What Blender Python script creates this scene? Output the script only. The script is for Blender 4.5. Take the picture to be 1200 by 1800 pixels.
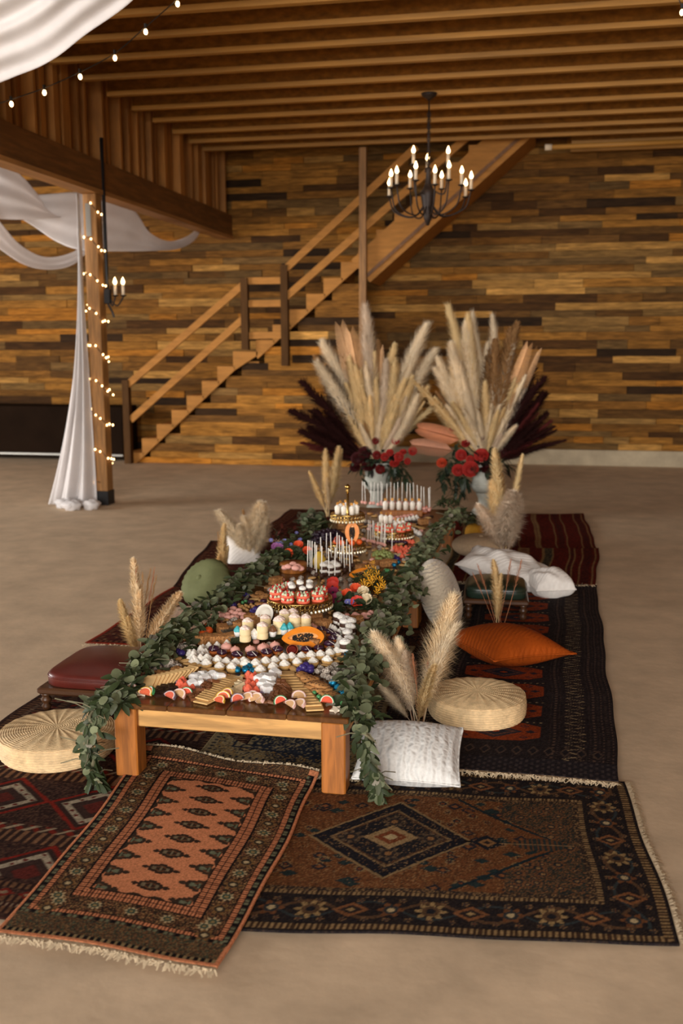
import bpy, math, random
import numpy as np
from mathutils import Vector, Matrix
random.seed(7); np.random.seed(7)
PI = math.pi
S = bpy.context.scene
COL = S.collection
for o in list(bpy.data.objects): bpy.data.objects.remove(o)

# ------------------------------------------------------------------ camera
FPX, CAMH = 1750.0, 1.55
PITCH, YAW, ROLL = math.radians(9.51), math.radians(11.21), math.radians(0.135)
_F = Vector((-math.sin(YAW)*math.cos(PITCH), math.cos(YAW)*math.cos(PITCH), -math.sin(PITCH)))
_R = Vector((math.cos(YAW), math.sin(YAW), 0)); _U = _R.cross(_F)
_R, _U = _R*math.cos(ROLL)-_U*math.sin(ROLL), _R*math.sin(ROLL)+_U*math.cos(ROLL)
CAMO = Vector((0, 0, CAMH))
cam = bpy.data.objects.new('camera', bpy.data.cameras.new('camera')); COL.objects.link(cam)
m = Matrix((_R, _U, -_F)).transposed().to_4x4(); m.translation = CAMO
cam.matrix_world = m
cam.data.sensor_fit = 'VERTICAL'; cam.data.sensor_height = 36; cam.data.lens = 35
cam.data.clip_end = 200
cam.data.dof.use_dof = True; cam.data.dof.focus_distance = 3.9; cam.data.dof.aperture_fstop = 2.6
S.camera = cam

# ------------------------------------------------------------------ sky, daylight, exposure
W = bpy.data.worlds.new('sky'); S.world = W; W.use_nodes = True
bg = W.node_tree.nodes['Background']
bg.inputs[0].default_value = (1.0, 0.95, 0.89, 1); bg.inputs[1].default_value = 1.6
S.view_settings.view_transform = 'Standard'; S.view_settings.look = 'None'
S.view_settings.exposure = 0.05; S.view_settings.gamma = 1.0; S.view_settings.use_curve_mapping = False

def area_light(name, loc, target, sx, sy, power, col):
    l = bpy.data.lights.new(name, 'AREA'); l.shape = 'RECTANGLE'; l.size = sx; l.size_y = sy; l.energy = power; l.color = col
    o = bpy.data.objects.new(name, l); COL.objects.link(o); o.location = loc
    o.rotation_euler = (Vector(target)-Vector(loc)).to_track_quat('-Z', 'Y').to_euler()
    return o
# daylight entering by the wide barn doorway behind the camera and by the hall's doorway on the drape side; each light fills its opening
DAY = (1.0, 0.97, 0.94)
area_light('doorway_front_offscreen', (-0.8, -9.05, 3.0), (-0.9, 5.0, 0.6), 9.0, 5.6, 1900, DAY)
area_light('doorway_left_offscreen', (-12.05, 5.0, 1.75), (-1.5, 6.5, 0.4), 4.5, 3.2, 800, DAY)

# ------------------------------------------------------------------ pixel helpers (1200 x 1800 frame)
def ray(x, y): return _F + _R*((x-600)/FPX) - _U*((y-900)/FPX)
def PZ(x, y, z=0.0): d = ray(x, y); return CAMO + d*((z-CAMH)/d.z)
def PY(x, y, Y): d = ray(x, y); return CAMO + d*(Y/d.y)
def PX(x, y, X): d = ray(x, y); return CAMO + d*(X/d.x)
def proj(p):
    w = Vector(p)-CAMO; z = w.dot(_F); return 600+FPX*w.dot(_R)/z, 900-FPX*w.dot(_U)/z

# ------------------------------------------------------------------ colours and materials
def C(r, g, b, k=1.0):
    def f(c):
        c = c/255.0
        return (c/12.92 if c <= .04045 else ((c+.055)/1.055)**2.4)*k
    return (f(r), f(g), f(b), 1.0)
MATS = {}
def M(name, col, rough=.6, metal=0.0, noise=None, bump=None, attr=False, objcol=False, emit=None, coord='Object',
      stretch=(1, 1, 1), spec=.5, sheen=0, trans=0, wood=False, thin=0, sss=0, dark=None):
    """procedural material: colour (or the 'Col' attribute / object colour) broken up by stretched noise, with bump"""
    if name in MATS: return MATS[name]
    mt = bpy.data.materials.new(name); mt.use_nodes = True
    nt = mt.node_tree; n = nt.nodes; L = nt.links
    b = n['Principled BSDF']
    b.inputs['Roughness'].default_value = rough; b.inputs['Metallic'].default_value = metal
    b.inputs['Specular IOR Level'].default_value = spec
    if sheen: b.inputs['Sheen Weight'].default_value = sheen
    if trans: b.inputs['Transmission Weight'].default_value = trans
    if sss:
        b.inputs['Subsurface Weight'].default_value = sss; b.inputs['Subsurface Radius'].default_value = (.02, .012, .008)
        b.inputs['Subsurface Scale'].default_value = .3
    src = None
    if attr:
        a = n.new('ShaderNodeAttribute'); a.attribute_name = 'Col'; src = a.outputs['Color']
    else:
        rgb = n.new('ShaderNodeRGB'); rgb.outputs[0].default_value = col; src = rgb.outputs[0]
    if objcol:
        oi = n.new('ShaderNodeObjectInfo'); mx = n.new('ShaderNodeMix'); mx.data_type = 'RGBA'; mx.blend_type = 'MULTIPLY'
        mx.inputs[0].default_value = 1; L.new(src, mx.inputs[6]); L.new(oi.outputs['Color'], mx.inputs[7]); src = mx.outputs[2]
    vec = None
    def coords():
        nonlocal vec
        if vec is None:
            if coord == 'World':
                g = n.new('ShaderNodeNewGeometry'); o = g.outputs['Position']
            else:
                t = n.new('ShaderNodeTexCoord'); o = t.outputs[coord]
            mp = n.new('ShaderNodeMapping'); mp.inputs['Scale'].default_value = stretch; L.new(o, mp.inputs[0]); vec = mp.outputs[0]
        return vec
    if noise:
        sc, amt = noise[0], noise[1]; det = noise[2] if len(noise) > 2 else 4
        nz = n.new('ShaderNodeTexNoise'); nz.inputs['Scale'].default_value = sc; nz.inputs['Detail'].default_value = det
        nz.inputs['Roughness'].default_value = .62
        L.new(coords(), nz.inputs['Vector'])
        mr = n.new('ShaderNodeMapRange'); mr.inputs[1].default_value = .3; mr.inputs[2].default_value = .7
        mr.inputs[3].default_value = 1-amt; mr.inputs[4].default_value = 1+amt*.55
        L.new(nz.outputs[0], mr.inputs[0])
        if dark is not None:
            mx = n.new('ShaderNodeMix'); mx.data_type = 'RGBA'; L.new(mr.outputs[0], mx.inputs[0]); mr.inputs[3].default_value = amt; mr.inputs[4].default_value = 0
            L.new(src, mx.inputs[6]); mx.inputs[7].default_value = dark; src = mx.outputs[2]
        else:
            vm = n.new('ShaderNodeVectorMath'); vm.operation = 'SCALE'; L.new(src, vm.inputs[0]); L.new(mr.outputs[0], vm.inputs['Scale']); src = vm.outputs[0]
    if wood:
        wv = n.new('ShaderNodeTexNoise'); wv.inputs['Scale'].default_value = wood; wv.inputs['Detail'].default_value = 2
        wv.inputs['Distortion'].default_value = 1.2
        L.new(coords(), wv.inputs['Vector'])
        mr = n.new('ShaderNodeMapRange'); mr.inputs[1].default_value = .42; mr.inputs[2].default_value = .58
        mr.inputs[3].default_value = .8; mr.inputs[4].default_value = 1.08; L.new(wv.outputs[0], mr.inputs[0])
        vm = n.new('ShaderNodeVectorMath'); vm.operation = 'SCALE'; L.new(src, vm.inputs[0]); L.new(mr.outputs[0], vm.inputs['Scale']); src = vm.outputs[0]
    L.new(src, b.inputs['Base Color'])
    if bump:
        nz = n.new('ShaderNodeTexNoise'); nz.inputs['Scale'].default_value = bump[0]; nz.inputs['Detail'].default_value = 3
        L.new(coords(), nz.inputs['Vector'])
        bp = n.new('ShaderNodeBump'); bp.inputs['Strength'].default_value = bump[1]; bp.inputs['Distance'].default_value = bump[2] if len(bump) > 2 else .01
        L.new(nz.outputs[0], bp.inputs['Height']); L.new(bp.outputs[0], b.inputs['Normal'])
    if emit:
        b.inputs['Emission Color'].default_value = emit[0]; b.inputs['Emission Strength'].default_value = emit[1]
    if thin:
        out = n['Material Output']; tb = n.new('ShaderNodeBsdfTranslucent'); L.new(src, tb.inputs[0])
        ms = n.new('ShaderNodeMixShader'); ms.inputs[0].default_value = thin
        L.new(b.outputs[0], ms.inputs[1]); L.new(tb.outputs[0], ms.inputs[2]); L.new(ms.outputs[0], out.inputs[0])
    MATS[name] = mt
    return mt

# ------------------------------------------------------------------ mesh builder
class MB:
    def __init__(self): self.v = []; self.f = []; self.mi = []; self.c = []; self.mats = []; self.cur = 0; self.col = None
    def use(self, mt):
        if mt not in self.mats: self.mats.append(mt)
        self.cur = self.mats.index(mt); return self
    def add(self, vs, fs):
        b = len(self.v); self.v.extend([tuple(p) for p in vs]); self.f.extend([tuple(i+b for i in f) for f in fs])
        self.mi.extend([self.cur]*len(fs))
        if self.col is not None or self.c:
            self.c.extend([self.col or (1, 1, 1, 1)]*len(vs))
        return self
    def box(self, c, s, rot=None):
        x, y, z = s[0]/2, s[1]/2, s[2]/2
        vs = [Vector((a*x, b_*y, d*z)) for a in (-1, 1) for b_ in (-1, 1) for d in (-1, 1)]
        if rot is not None: vs = [rot @ p for p in vs]
        vs = [p+Vector(c) for p in vs]
        return self.add(vs, [(0, 1, 3, 2), (4, 6, 7, 5), (0, 4, 5, 1), (2, 3, 7, 6), (0, 2, 6, 4), (1, 5, 7, 3)])
    def bbox(self, c, s, bv=.004, rot=None):
        """box with chamfered vertical and top edges"""
        x, y, z = s[0]/2, s[1]/2, s[2]/2; bv = min(bv, x*.6, y*.6, z*.6)
        def ring(ix, iy, zz): return [(-x+ix, -y+iy+bv, zz), (-x+ix+bv, -y+iy, zz), (x-ix-bv, -y+iy, zz), (x-ix, -y+iy+bv, zz),
                                      (x-ix, y-iy-bv, zz), (x-ix-bv, y-iy, zz), (-x+ix+bv, y-iy, zz), (-x+ix, y-iy-bv, zz)]
        vs = ring(bv, bv, -z)+ring(0, 0, -z+bv)+ring(0, 0, z-bv)+ring(bv, bv, z)
        vs = [Vector(p) for p in vs]
        if rot is not None: vs = [rot @ p for p in vs]
        vs = [p+Vector(c) for p in vs]
        fs = [tuple(range(7, -1, -1)), tuple(range(24, 32))]
        for k in range(3):
            for i in range(8): fs.append((k*8+i, k*8+(i+1) % 8, k*8+8+(i+1) % 8, k*8+8+i))
        return self.add(vs, fs)
    def bar(self, a, b_, w, h, up=(0, 0, 1)):
        """rectangular bar from a to b"""
        a = Vector(a); b_ = Vector(b_); d = (b_-a); L = d.length; d.normalize(); u = Vector(up)
        s = d.cross(u).normalized(); u = s.cross(d).normalized()
        vs = [p+s*(i*w/2)+u*(j*h/2) for p in (a, b_) for i, j in ((-1, -1), (1, -1), (1, 1), (-1, 1))]
        return self.add(vs, [(3, 2, 1, 0), (4, 5, 6, 7), (0, 1, 5, 4), (1, 2, 6, 5), (2, 3, 7, 6), (3, 0, 4, 7)])
    def lathe(self, prof, n=16, c=(0, 0, 0), mod=None, rot=None, cap=True):
        vs = []; fs = []; k = len(prof)
        for r, z in prof:
            for i in range(n):
                t = 2*PI*i/n; rr = r*(mod(t, z) if mod else 1)
                p = Vector((rr*math.cos(t), rr*math.sin(t), z))
                if rot is not None: p = rot @ p
                vs.append(p+Vector(c))
        for j in range(k-1):
            for i in range(n): fs.append((j*n+i, j*n+(i+1) % n, (j+1)*n+(i+1) % n, (j+1)*n+i))
        if cap:
            if prof[0][0] > 1e-5: fs.append(tuple(range(n-1, -1, -1)))
            if prof[-1][0] > 1e-5: fs.append(tuple((k-1)*n+i for i in range(n)))
        return self.add(vs, fs)
    def tube(self, pts, r, n=6, cap=True):
        pts = [Vector(p) for p in pts]; vs = []; fs = []; k = len(pts)
        rs = r if isinstance(r, (list, tuple)) else [r]*k
        prev = None
        for i, p in enumerate(pts):
            d = (pts[min(i+1, k-1)]-pts[max(i-1, 0)])
            if d.length < 1e-9: d = Vector((0, 0, 1))
            d.normalize()
            u = prev if prev is not None else (Vector((0, 0, 1)) if abs(d.z) < .9 else Vector((1, 0, 0)))
            s = d.cross(u)
            if s.length < 1e-6: s = d.cross(Vector((0, 1, 0)))
            s.normalize(); u = s.cross(d).normalized(); prev = u
            for j in range(n):
                t = 2*PI*j/n; vs.append(p+(s*math.cos(t)+u*math.sin(t))*rs[i])
        for i in range(k-1):
            for j in range(n): fs.append((i*n+j, i*n+(j+1) % n, (i+1)*n+(j+1) % n, (i+1)*n+j))
        if cap: fs.append(tuple(range(n-1, -1, -1))); fs.append(tuple((k-1)*n+j for j in range(n)))
        return self.add(vs, fs)
    def ell(self, c, s, n=10, m=7, rot=None, fn=None):
        """ellipsoid; fn(dir)->radius factor"""
        vs = [Vector((0, 0, -1))]
        for j in range(1, m):
            ph = -PI/2+PI*j/m
            for i in range(n):
                t = 2*PI*i/n; vs.append(Vector((math.cos(ph)*math.cos(t), math.cos(ph)*math.sin(t), math.sin(ph))))
        vs.append(Vector((0, 0, 1)))
        out = []
        for p in vs:
            k = fn(p) if fn else 1
            q = Vector((p.x*s[0]*k, p.y*s[1]*k, p.z*s[2]*k))
            if rot is not None: q = rot @ q
            out.append(q+Vector(c))
        fs = []
        for i in range(n): fs.append((0, 1+(i+1) % n, 1+i))
        for j in range(m-2):
            for i in range(n): fs.append((1+j*n+i, 1+j*n+(i+1) % n, 1+(j+1)*n+(i+1) % n, 1+(j+1)*n+i))
        last = len(vs)-1
        for i in range(n): fs.append((1+(m-2)*n+i, 1+(m-2)*n+(i+1) % n, last))
        return self.add(out, fs)
    def grid(self, fn, nu, nv):
        vs = [fn(i/nu, j/nv) for j in range(nv+1) for i in range(nu+1)]
        fs = [(j*(nu+1)+i, j*(nu+1)+i+1, (j+1)*(nu+1)+i+1, (j+1)*(nu+1)+i) for j in range(nv) for i in range(nu)]
        return self.add(vs, fs)
    def poly(self, pts, a, b_, ax='z'):
        """extrude polygon (list of 2D) between levels a and b"""
        n = len(pts)
        def P(p, h): return (p[0], p[1], h) if ax == 'z' else ((p[0], h, p[1]) if ax == 'y' else (h, p[0], p[1]))
        vs = [P(p, a) for p in pts]+[P(p, b_) for p in pts]
        fs = [tuple(range(n-1, -1, -1)), tuple(range(n, 2*n))]+[(i, (i+1) % n, n+(i+1) % n, n+i) for i in range(n)]
        return self.add(vs, fs)
    def mesh(self, name, mt=None, smooth=False):
        me = bpy.data.meshes.new(name); me.from_pydata(self.v, [], self.f)
        for x in (self.mats or ([mt] if mt else [])): me.materials.append(x)
        if len(self.mats) > 1: me.polygons.foreach_set('material_index', self.mi)
        if self.c:
            ca = me.color_attributes.new('Col', 'FLOAT_COLOR', 'POINT'); ca.data.foreach_set('color', [x for c in self.c for x in c])
        if smooth: me.polygons.foreach_set('use_smooth', [True]*len(me.polygons))
        me.update(); return me

def link(name, data, parent=None, loc=None, rot=None, scale=None):
    o = bpy.data.objects.new(name, data); COL.objects.link(o)
    if parent is not None: o.parent = parent
    if loc is not None: o.location = loc
    if rot is not None: o.rotation_euler = rot
    if scale is not None: o.scale = scale if hasattr(scale, '__len__') else (scale,)*3
    return o
def tag(o, label=None, cat=None, group=None, kind=None):
    if label: o['label'] = label
    if cat: o['category'] = cat
    if group: o['group'] = group
    if kind: o['kind'] = kind
    return o
def thing(name, label, cat, group=None, loc=(0, 0, 0), rot=(0, 0, 0), scale=1):
    return tag(link(name, None, None, loc, rot, scale), label, cat, group)
def struct(name, mb, mt=None, parent=None):
    o = link(name, mb.mesh(name, mt), parent); o['kind'] = 'structure'; return o
def Rz(a): return Matrix.Rotation(a, 3, 'Z')
def Rx(a): return Matrix.Rotation(a, 3, 'X')
def Ry(a): return Matrix.Rotation(a, 3, 'Y')
U = random.uniform
# ================================================================== STRUCTURE
Yw = 13.30
concrete = M('concrete_floor', C(208, 183, 152), .75, noise=(3.5, .22, 12), bump=(26, .10, .01), coord='World', spec=.3)
mb = MB(); mb.box((-3.5, 2.1, -.06), (17.2, 22.6, .12)); struct('floor', mb, concrete)
stem = M('stem_wall_concrete', C(176, 160, 132), .85, noise=(5, .2), coord='World')
mb = MB(); mb.box((1.5, Yw-.02, .1), (7.0, .06, .2)); struct('baseboard_back', mb, stem)
sheath = M('dark_sheathing', C(60, 42, 26), .8, noise=(6, .3), coord='World')
boardw = M('board_wall', C(140, 104, 66), .75, noise=(3, .3), coord='World', stretch=(1, 1, 6))
mb = MB(); mb.box((-3.5, Yw+.08, 3.4), (17.2, .12, 6.8)); wall_back = struct('wall_back', mb, sheath)
mb = MB()
mb.box((5.05, 2.15, 3.4), (.1, 22.3, 6.8))
struct('wall_right', mb, boardw)
mb = MB()
for a, b_, z0, z1 in ((-9, 2.7, 0, 6.8), (7.3, 13.3, 0, 6.8), (2.7, 7.3, 3.5, 6.8)): mb.box((-12.05, (a+b_)/2, (z0+z1)/2), (.1, b_-a, z1-z0))
struct('wall_left', mb, boardw)
mb = MB()
for a, b_, z0, z1 in ((-12, -5.4, 0, 6.8), (3.8, 5, 0, 6.8), (-5.4, 3.8, 6.4, 6.8)): mb.box(((a+b_)/2, -9.05, (z0+z1)/2), (b_-a, .1, z1-z0))
struct('wall_front', mb, boardw)
mb = MB(); mb.box((-3.5, 2.1, 6.86), (17.2, 22.6, .1)); struct('ceiling_hall', mb, sheath)

# reclaimed plank cladding of the back wall
PAL = [(C(150, 108, 56), 6), (C(124, 88, 46), 6), (C(100, 72, 42), 4), (C(76, 52, 30), 2.4), (C(52, 37, 25), 1.2), (C(180, 140, 88), 2.0), (C(112, 88, 60), 2.4), (C(142, 112, 74), 1.8), (C(164, 112, 50), 2.4)]
plankm = M('reclaimed_plank', None, .72, attr=True, noise=(5, .52, 6), coord='World', stretch=(1, 1, 9), bump=(14, .25, .006), wood=3.2, spec=.12)
def pickcol():
    t = sum(w for _, w in PAL); r = U(0, t)
    for c, w in PAL:
        r -= w
        if r <= 0: break
    k = U(.8, 1.2); return (c[0]*k, c[1]*k*.885, c[2]*k*.58, 1)
def plank_rows(x0f, x1, z0, z1, yface, hmin=.07, hmax=.115):
    out = []; z = z0
    while z < z1-.02:
        h = min(U(hmin, hmax), z1-z); xs = x0f(z, h); x = xs - (U(0, .6) if xs < -8 else 0)
        while x < x1:
            L = random.choice((U(.3, .7), U(.5, 1.1), U(.9, 1.6))); e = min(x+L, x1)
            if x1-e < .12: e = x1
            out.append(((x+e)/2, z+h/2, e-x, h, U(.012, .03))); x = e
        z += h
    return out
def plank_obj(parent, p, yface):
    cx, cz, L, h, t = p; mb = MB(); mb.col = pickcol()
    mb.box((0, 0, 0), (L-.004, .03+t, h-.004)); return link('plank', mb.mesh('plank', plankm), parent, (cx, yface+.015-t/2+.01, cz))
rows = plank_rows(lambda z, h: -9.0, 3.6, .2, 4.3, Yw)
def inview(p):
    a = proj((p[0], Yw, p[1])); w = p[2]*130
    return -w/2 < a[0] < 1200+w/2 and a[1] > 255
rows.sort(key=lambda p: -(p[2]*p[3]*(1 if inview(p) else .01)))
for p in rows[:300]: plank_obj(wall_back, p, Yw)
mb = MB()
for cx, cz, L, h, t in rows[300:]:
    mb.col = pickcol(); mb.box((cx, Yw+.025-t/2, cz), (L-.004, .03+t, h-.004))
tag(link('plank_cladding', mb.mesh('plank_cladding', plankm), wall_back), kind='stuff')

# loft floor: subfloor with I-joists
osb = M('osb_web', C(146, 92, 28), .75, spec=.15, noise=(16, .6, 3), coord='World', stretch=(.7, 1, 1.4), dark=C(60, 32, 8))
lumber = M('joist_flange', C(188, 134, 58), .6, noise=(3, .3), coord='World', stretch=(.4, 6, 6), objcol=True)
mb = MB(); mb.box((.45, 8.35, 4.24), (9.2, 7.7, .06)); mb.box((2.65, 12.75, 4.24), (4.7, 1.1, .06)); mb.box((-4.02, 12.75, 4.24), (.2, 1.1, .06))
ceiling = struct('ceiling', mb, osb)
jy = [12.10, 11.62, 11.08, 10.49, 9.94, 9.35, 8.77, 8.21, 7.70, 7.19]
while jy[-1] > 5: jy.append(jy[-1]-.53)
for i, y in enumerate(jy+[12.62, 13.08]):
    x0, x1 = (-4.1, 5.0) if y < 12.3 else (.28, 5.0)
    L = x1-x0; mb = MB(); mb.box((0, 0, 4.065), (L, .014, .29)); mb.box((0, 0, 4.195), (L, .06, .038))
    j = link('joist', mb.mesh('joist', osb), ceiling, ((x0+x1)/2, y, 0))
    mb = MB(); mb.box((0, 0, 3.901), (L, .062, .040)); fl = link('bottom_flange', mb.mesh('bottom_flange', lumber), j)
    k = U(.82, 1.08); fl.color = (k, k, k*.97, 1)
# loft wall of studs standing on the beam
studm = M('loft_stud', C(170, 112, 46), .65, noise=(4, .35), coord='World', stretch=(3, 3, .5), objcol=True)
panelm = M('loft_panel', C(156, 102, 42), .7, noise=(5, .4), coord='World', stretch=(2, 2, .6))
mb = MB(); mb.box((-4.285, 9.8, 3.72), (.02, 7.0, .9)); wl = struct('wall_loft', mb, panelm)
y = 6.36
while y < 13.2:
    w = random.choice((.04, .04, .09, .14)); d = U(.05, .15)
    mb = MB(); mb.box((0, 0, 0), (d, w, .92)); s = link('stud', mb.mesh('stud', studm), wl, (-4.275+d/2, y, 3.72)); k = U(.8, 1.15); s.color = (k, k, k, 1)
    y += w/2+U(.1, .24)
beamw = M('beam_wood', C(122, 78, 34), .6, noise=(3, .35), coord='World', stretch=(5, .5, 5), wood=4)
edgew = M('beam_edge_wood', C(170, 120, 66), .6, noise=(3, .3), coord='World', stretch=(5, .5, 5))
t = thing('timber_beam', 'long brown timber beam carrying the loft wall, resting on the post wound with lights', 'beam', loc=(-4.2, 9.8, 2.96))
mb = MB(); mb.box((0, 0, .175), (.16, 7.0, .27)); link('beam_body', mb.mesh('beam_body', beamw), t)
mb = MB(); mb.box((0, 0, .02), (.18, 7.0, .04)); link('bottom_plate', mb.mesh('bottom_plate', edgew), t)
postw = M('post_wood', C(158, 112, 60), .6, noise=(4, .3), coord='World', stretch=(8, 8, .6), wood=5)
blackm = M('black_metal', C(28, 27, 27), .5, noise=(20, .2), spec=.4)
steelm = M('galvanised_steel', C(170, 168, 160), .4, metal=.7)
PXc, PYc = -4.205, 9.13
t = thing('timber_post', 'square brown timber post wound with fairy lights, on a black metal base', 'post', loc=(PXc, PYc, 0))
mb = MB(); mb.bbox((0, 0, 1.51), (.13, .14, 2.90), .006); link('shaft', mb.mesh('shaft', postw), t)
mb = MB(); mb.bbox((0, 0, .07), (.145, .155, .14), .004); link('base_bracket', mb.mesh('base_bracket', blackm), t)
mb = MB(); mb.box((-.012, -.074, 2.72), (.05, .01, .3)); link('tie_plate', mb.mesh('tie_plate', steelm), t)

# ------------------------------------------------------------------ staircase
Ys = 12.48
stw = M('stair_wood', C(178, 122, 58), .65, spec=.2, noise=(3, .25), coord='World', stretch=(1, 6, 6), objcol=True)
darkpost = M('newel_wood', C(86, 58, 30), .75, spec=.12, noise=(3, .3), coord='World', stretch=(6, 6, 1))
st = thing('staircase', 'wooden staircase with plank-clad side climbing along the back wall to the loft', 'staircase', loc=(-3.5, Ys, 0))
def sp(name, mb, mt): return link(name, mb.mesh(name, mt), st, (3.5, -Ys, 0))
steps = [(-5.39+.2143*i, .146+.19*i) for i in range(8)]            # lower flight nosings
steps += [(-3.58+.222*i, 1.62+.19*i) for i in range(13)]
for i, (x, z) in enumerate(steps):
    x2 = steps[i+1][0] if i+1 < len(steps) else x+.3
    mb = MB(); mb.box(((x+x2)/2+.01, Ys+.42, z-.02), (x2-x+.03, .80, .04)); mb.box((x+.012, Ys+.42, z-.12), (.02, .78, .17))
    sp('tread', mb, stw)
    mb = MB(); mb.poly([(x, z-.005), (x2+.02, z-.005), (x2+.02, z-.05), (x+.02, z-.24), (x, z-.19)], Ys-.02, Ys+.03, 'y'); sp('stringer_notch', mb, stw)
# upper stringer, open beneath beyond the post
a, b_ = PY(645, 490, Ys), PY(935, 228, Ys)
d = (b_-a).normalized(); nrm = Vector((-d.z, 0, d.x))
mb = MB(); q = [a, b_, b_+nrm*.30, a+nrm*.30]; mb.poly([(p.x, p.z) for p in q], Ys-.03, Ys+.02, 'y'); sp('stringer', mb, stw)
mb = MB(); q = [a-nrm*.06, b_-nrm*.06, b_+nrm*.0, a+nrm*.0]; mb.poly([(p.x, p.z) for p in q], Ys-.02, Ys+.80, 'y'); sp('soffit_board', mb, stw)
mb = MB(); q = [a+nrm*.005, b_+nrm*.005, b_+nrm*.045, a+nrm*.045]; mb.poly([(p.x, p.z) for p in q], Ys-.045, Ys-.028, 'y'); sp('edge_trim', mb, beamw)
# plank cladding under the flights
def stepx(z, h):
    zz = z+h
    for x, sz in steps:
        if sz-.05 >= zz: return x+.10
    return -2.2
z = .005
while z < 2.3:
    h = min(U(.07, .11), 2.35-z); x = stepx(z, h); xe = -2.19
    while x < xe-.05:
        L = random.choice((U(.3, .7), U(.6, 1.3))); e = min(x+L, xe)
        mb = MB(); mb.col = pickcol(); k = 1.25; mb.col = tuple(c*k for c in mb.col[:3])+(1,)
        mb.box((0, 0, 0), (e-x-.003, .03+U(0, .015), h-.003)); link('plank', mb.mesh('plank', plankm), st, ((x+e)/2+3.5, .04, z+h/2)); x = e
    z += h
mb = MB()
for x, sz in steps[:13]: mb.box((x+.22, Ys+.43, sz/2-.06), (.2, .72, max(sz-.14, .02)))
sp('carcass', mb, stw)
for x0, y0, y1 in ((222, 668, 812), (430, 489, 615), (500, 466, 643)):
    p, q = PY(x0, y0, Ys-.06), PY(x0, y1, Ys-.06); mb = MB(); zb = 0 if y1 == 812 else q.z
    mb.box((p.x, Ys-.07, (p.z+zb)/2), (.09, .09, p.z-zb)); sp('newel_post', mb, darkpost)
for p, q in (((219, 681), (428, 500)), ((230, 738), (428, 560)), ((503, 472), (732, 258)), ((503, 522), (822, 240))):
    mb = MB(); mb.bar(PY(*p, Ys-.07), PY(*q, Ys-.07), .04, .088); sp('handrail', mb, stw)
for yy in (493, 533, 589):
    mb = MB(); mb.bar(PY(432, yy+1, Ys-.05), PY(497, yy, Ys-.05), .035, .085); sp('landing_rail', mb, stw)
tp = PY(638, 258, Ys-.1)
mb = MB(); mb.box((tp.x, Ys-.10, 1.95), (.085, .085, 3.9)); sp('loft_post', mb, postw)

# low dark counter along the back wall, behind the drape
bx = M('counter_panel', C(32, 21, 13), .9, noise=(3, .25), coord='World', spec=.05)
a = PY(0, 712, 12.75)
t = thing('low_counter', 'low dark brown counter with pale foot rail against the back wall', 'counter', loc=(-7.0, 12.85, 0))
mb = MB(); mb.bbox((-.25, 0, a.z/2+.02), (3.5, .5, a.z-.04), .01); link('panel_body', mb.mesh('panel_body', bx), t)
mb = MB(); mb.bbox((-.25, -.265, .085), (3.5, .03, .03), .004); link('foot_rail', mb.mesh('foot_rail', steelm), t)

# ------------------------------------------------------------------ drapes
cloth = M('sheer_white_cloth', C(240, 236, 234), .85, noise=(3, .06), thin=.4, spec=.2)
def smooth_path(pts, n):
    """Catmull-Rom through 3D points"""
    P = [Vector(p) for p in pts]; P = [P[0]*2-P[1]]+P+[P[-1]*2-P[-2]]; out = []; k = len(P)-3
    for i in range(n+1):
        s = i/n*k; j = min(int(s), k-1); t = s-j; a, b, c, d = P[j:j+4]
        out.append(.5*((2*b)+(c-a)*t+(2*a-5*b+4*c-d)*t*t+(3*b-a-3*c+d)*t*t*t))
    return out
def swag(name, label, top, bot, folds, amp, seed=0, n=50, nv=40, grp='white cloth swags hung in the hall'):
    """cloth between two edge curves, gathered in folds that run along it; the middle bellies out"""
    A, B = smooth_path(top, n), smooth_path(bot, n); rnd = random.Random(seed); ph = [rnd.uniform(0, 6.3) for _ in range(3)]
    def fn(u, v):
        i = u*n; j = min(int(i), n-1); t = i-j
        a = A[j].lerp(A[j+1], t); b = B[j].lerp(B[j+1], t); p = a.lerp(b, v)
        w = math.sin(v*PI)
        p = p + Vector((.35, -.9, -.2))*(amp*(math.sin(v*folds*PI*2+ph[0]+.8*math.sin(u*3+ph[1]))+.5*math.sin(v*folds*5.1+ph[2]))*(.5+.5*w))
        return p + Vector((0, -.02, -.10))*w*amp*4
    mb = MB(); mb.grid(fn, n, nv); o = link(name, mb.mesh(name, cloth, True))
    md = o.modifiers.new('thickness', 'SOLIDIFY'); md.thickness = .003
    return tag(o, label, 'drape', grp)
def P3(lst): return [PY(x, y, Y) for x, y, Y in lst]
swag('cloth_swag', 'broad white cloth swag hanging over the string of bulbs in front of the loft joists',
     P3([(200, -330, 4.4), (60, -190, 4.8), (-60, -100, 5.2), (-260, 0, 5.6)]), P3([(330, -110, 5.0), (235, 0, 5.2), (150, 62, 5.4), (95, 104, 5.6), (40, 130, 5.8), (-60, 160, 6.0), (-260, 170, 6.2)]), 5, .045, 3, 60, 70, None)
swag('cloth_swag', 'short pale cloth swag below the beam, ending against the post',
     P3([(-60, 262, 10.0), (0, 282, 10.0), (40, 312, 10.2), (75, 352, 10.5), (105, 374, 10.8), (140, 374, 11.0)]), P3([(-60, 380, 9.4), (0, 385, 9.6), (50, 386, 9.8), (90, 384, 10.1), (115, 380, 10.5), (145, 376, 11)]), 3, .03, 5, 36, 30, None)
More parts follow.
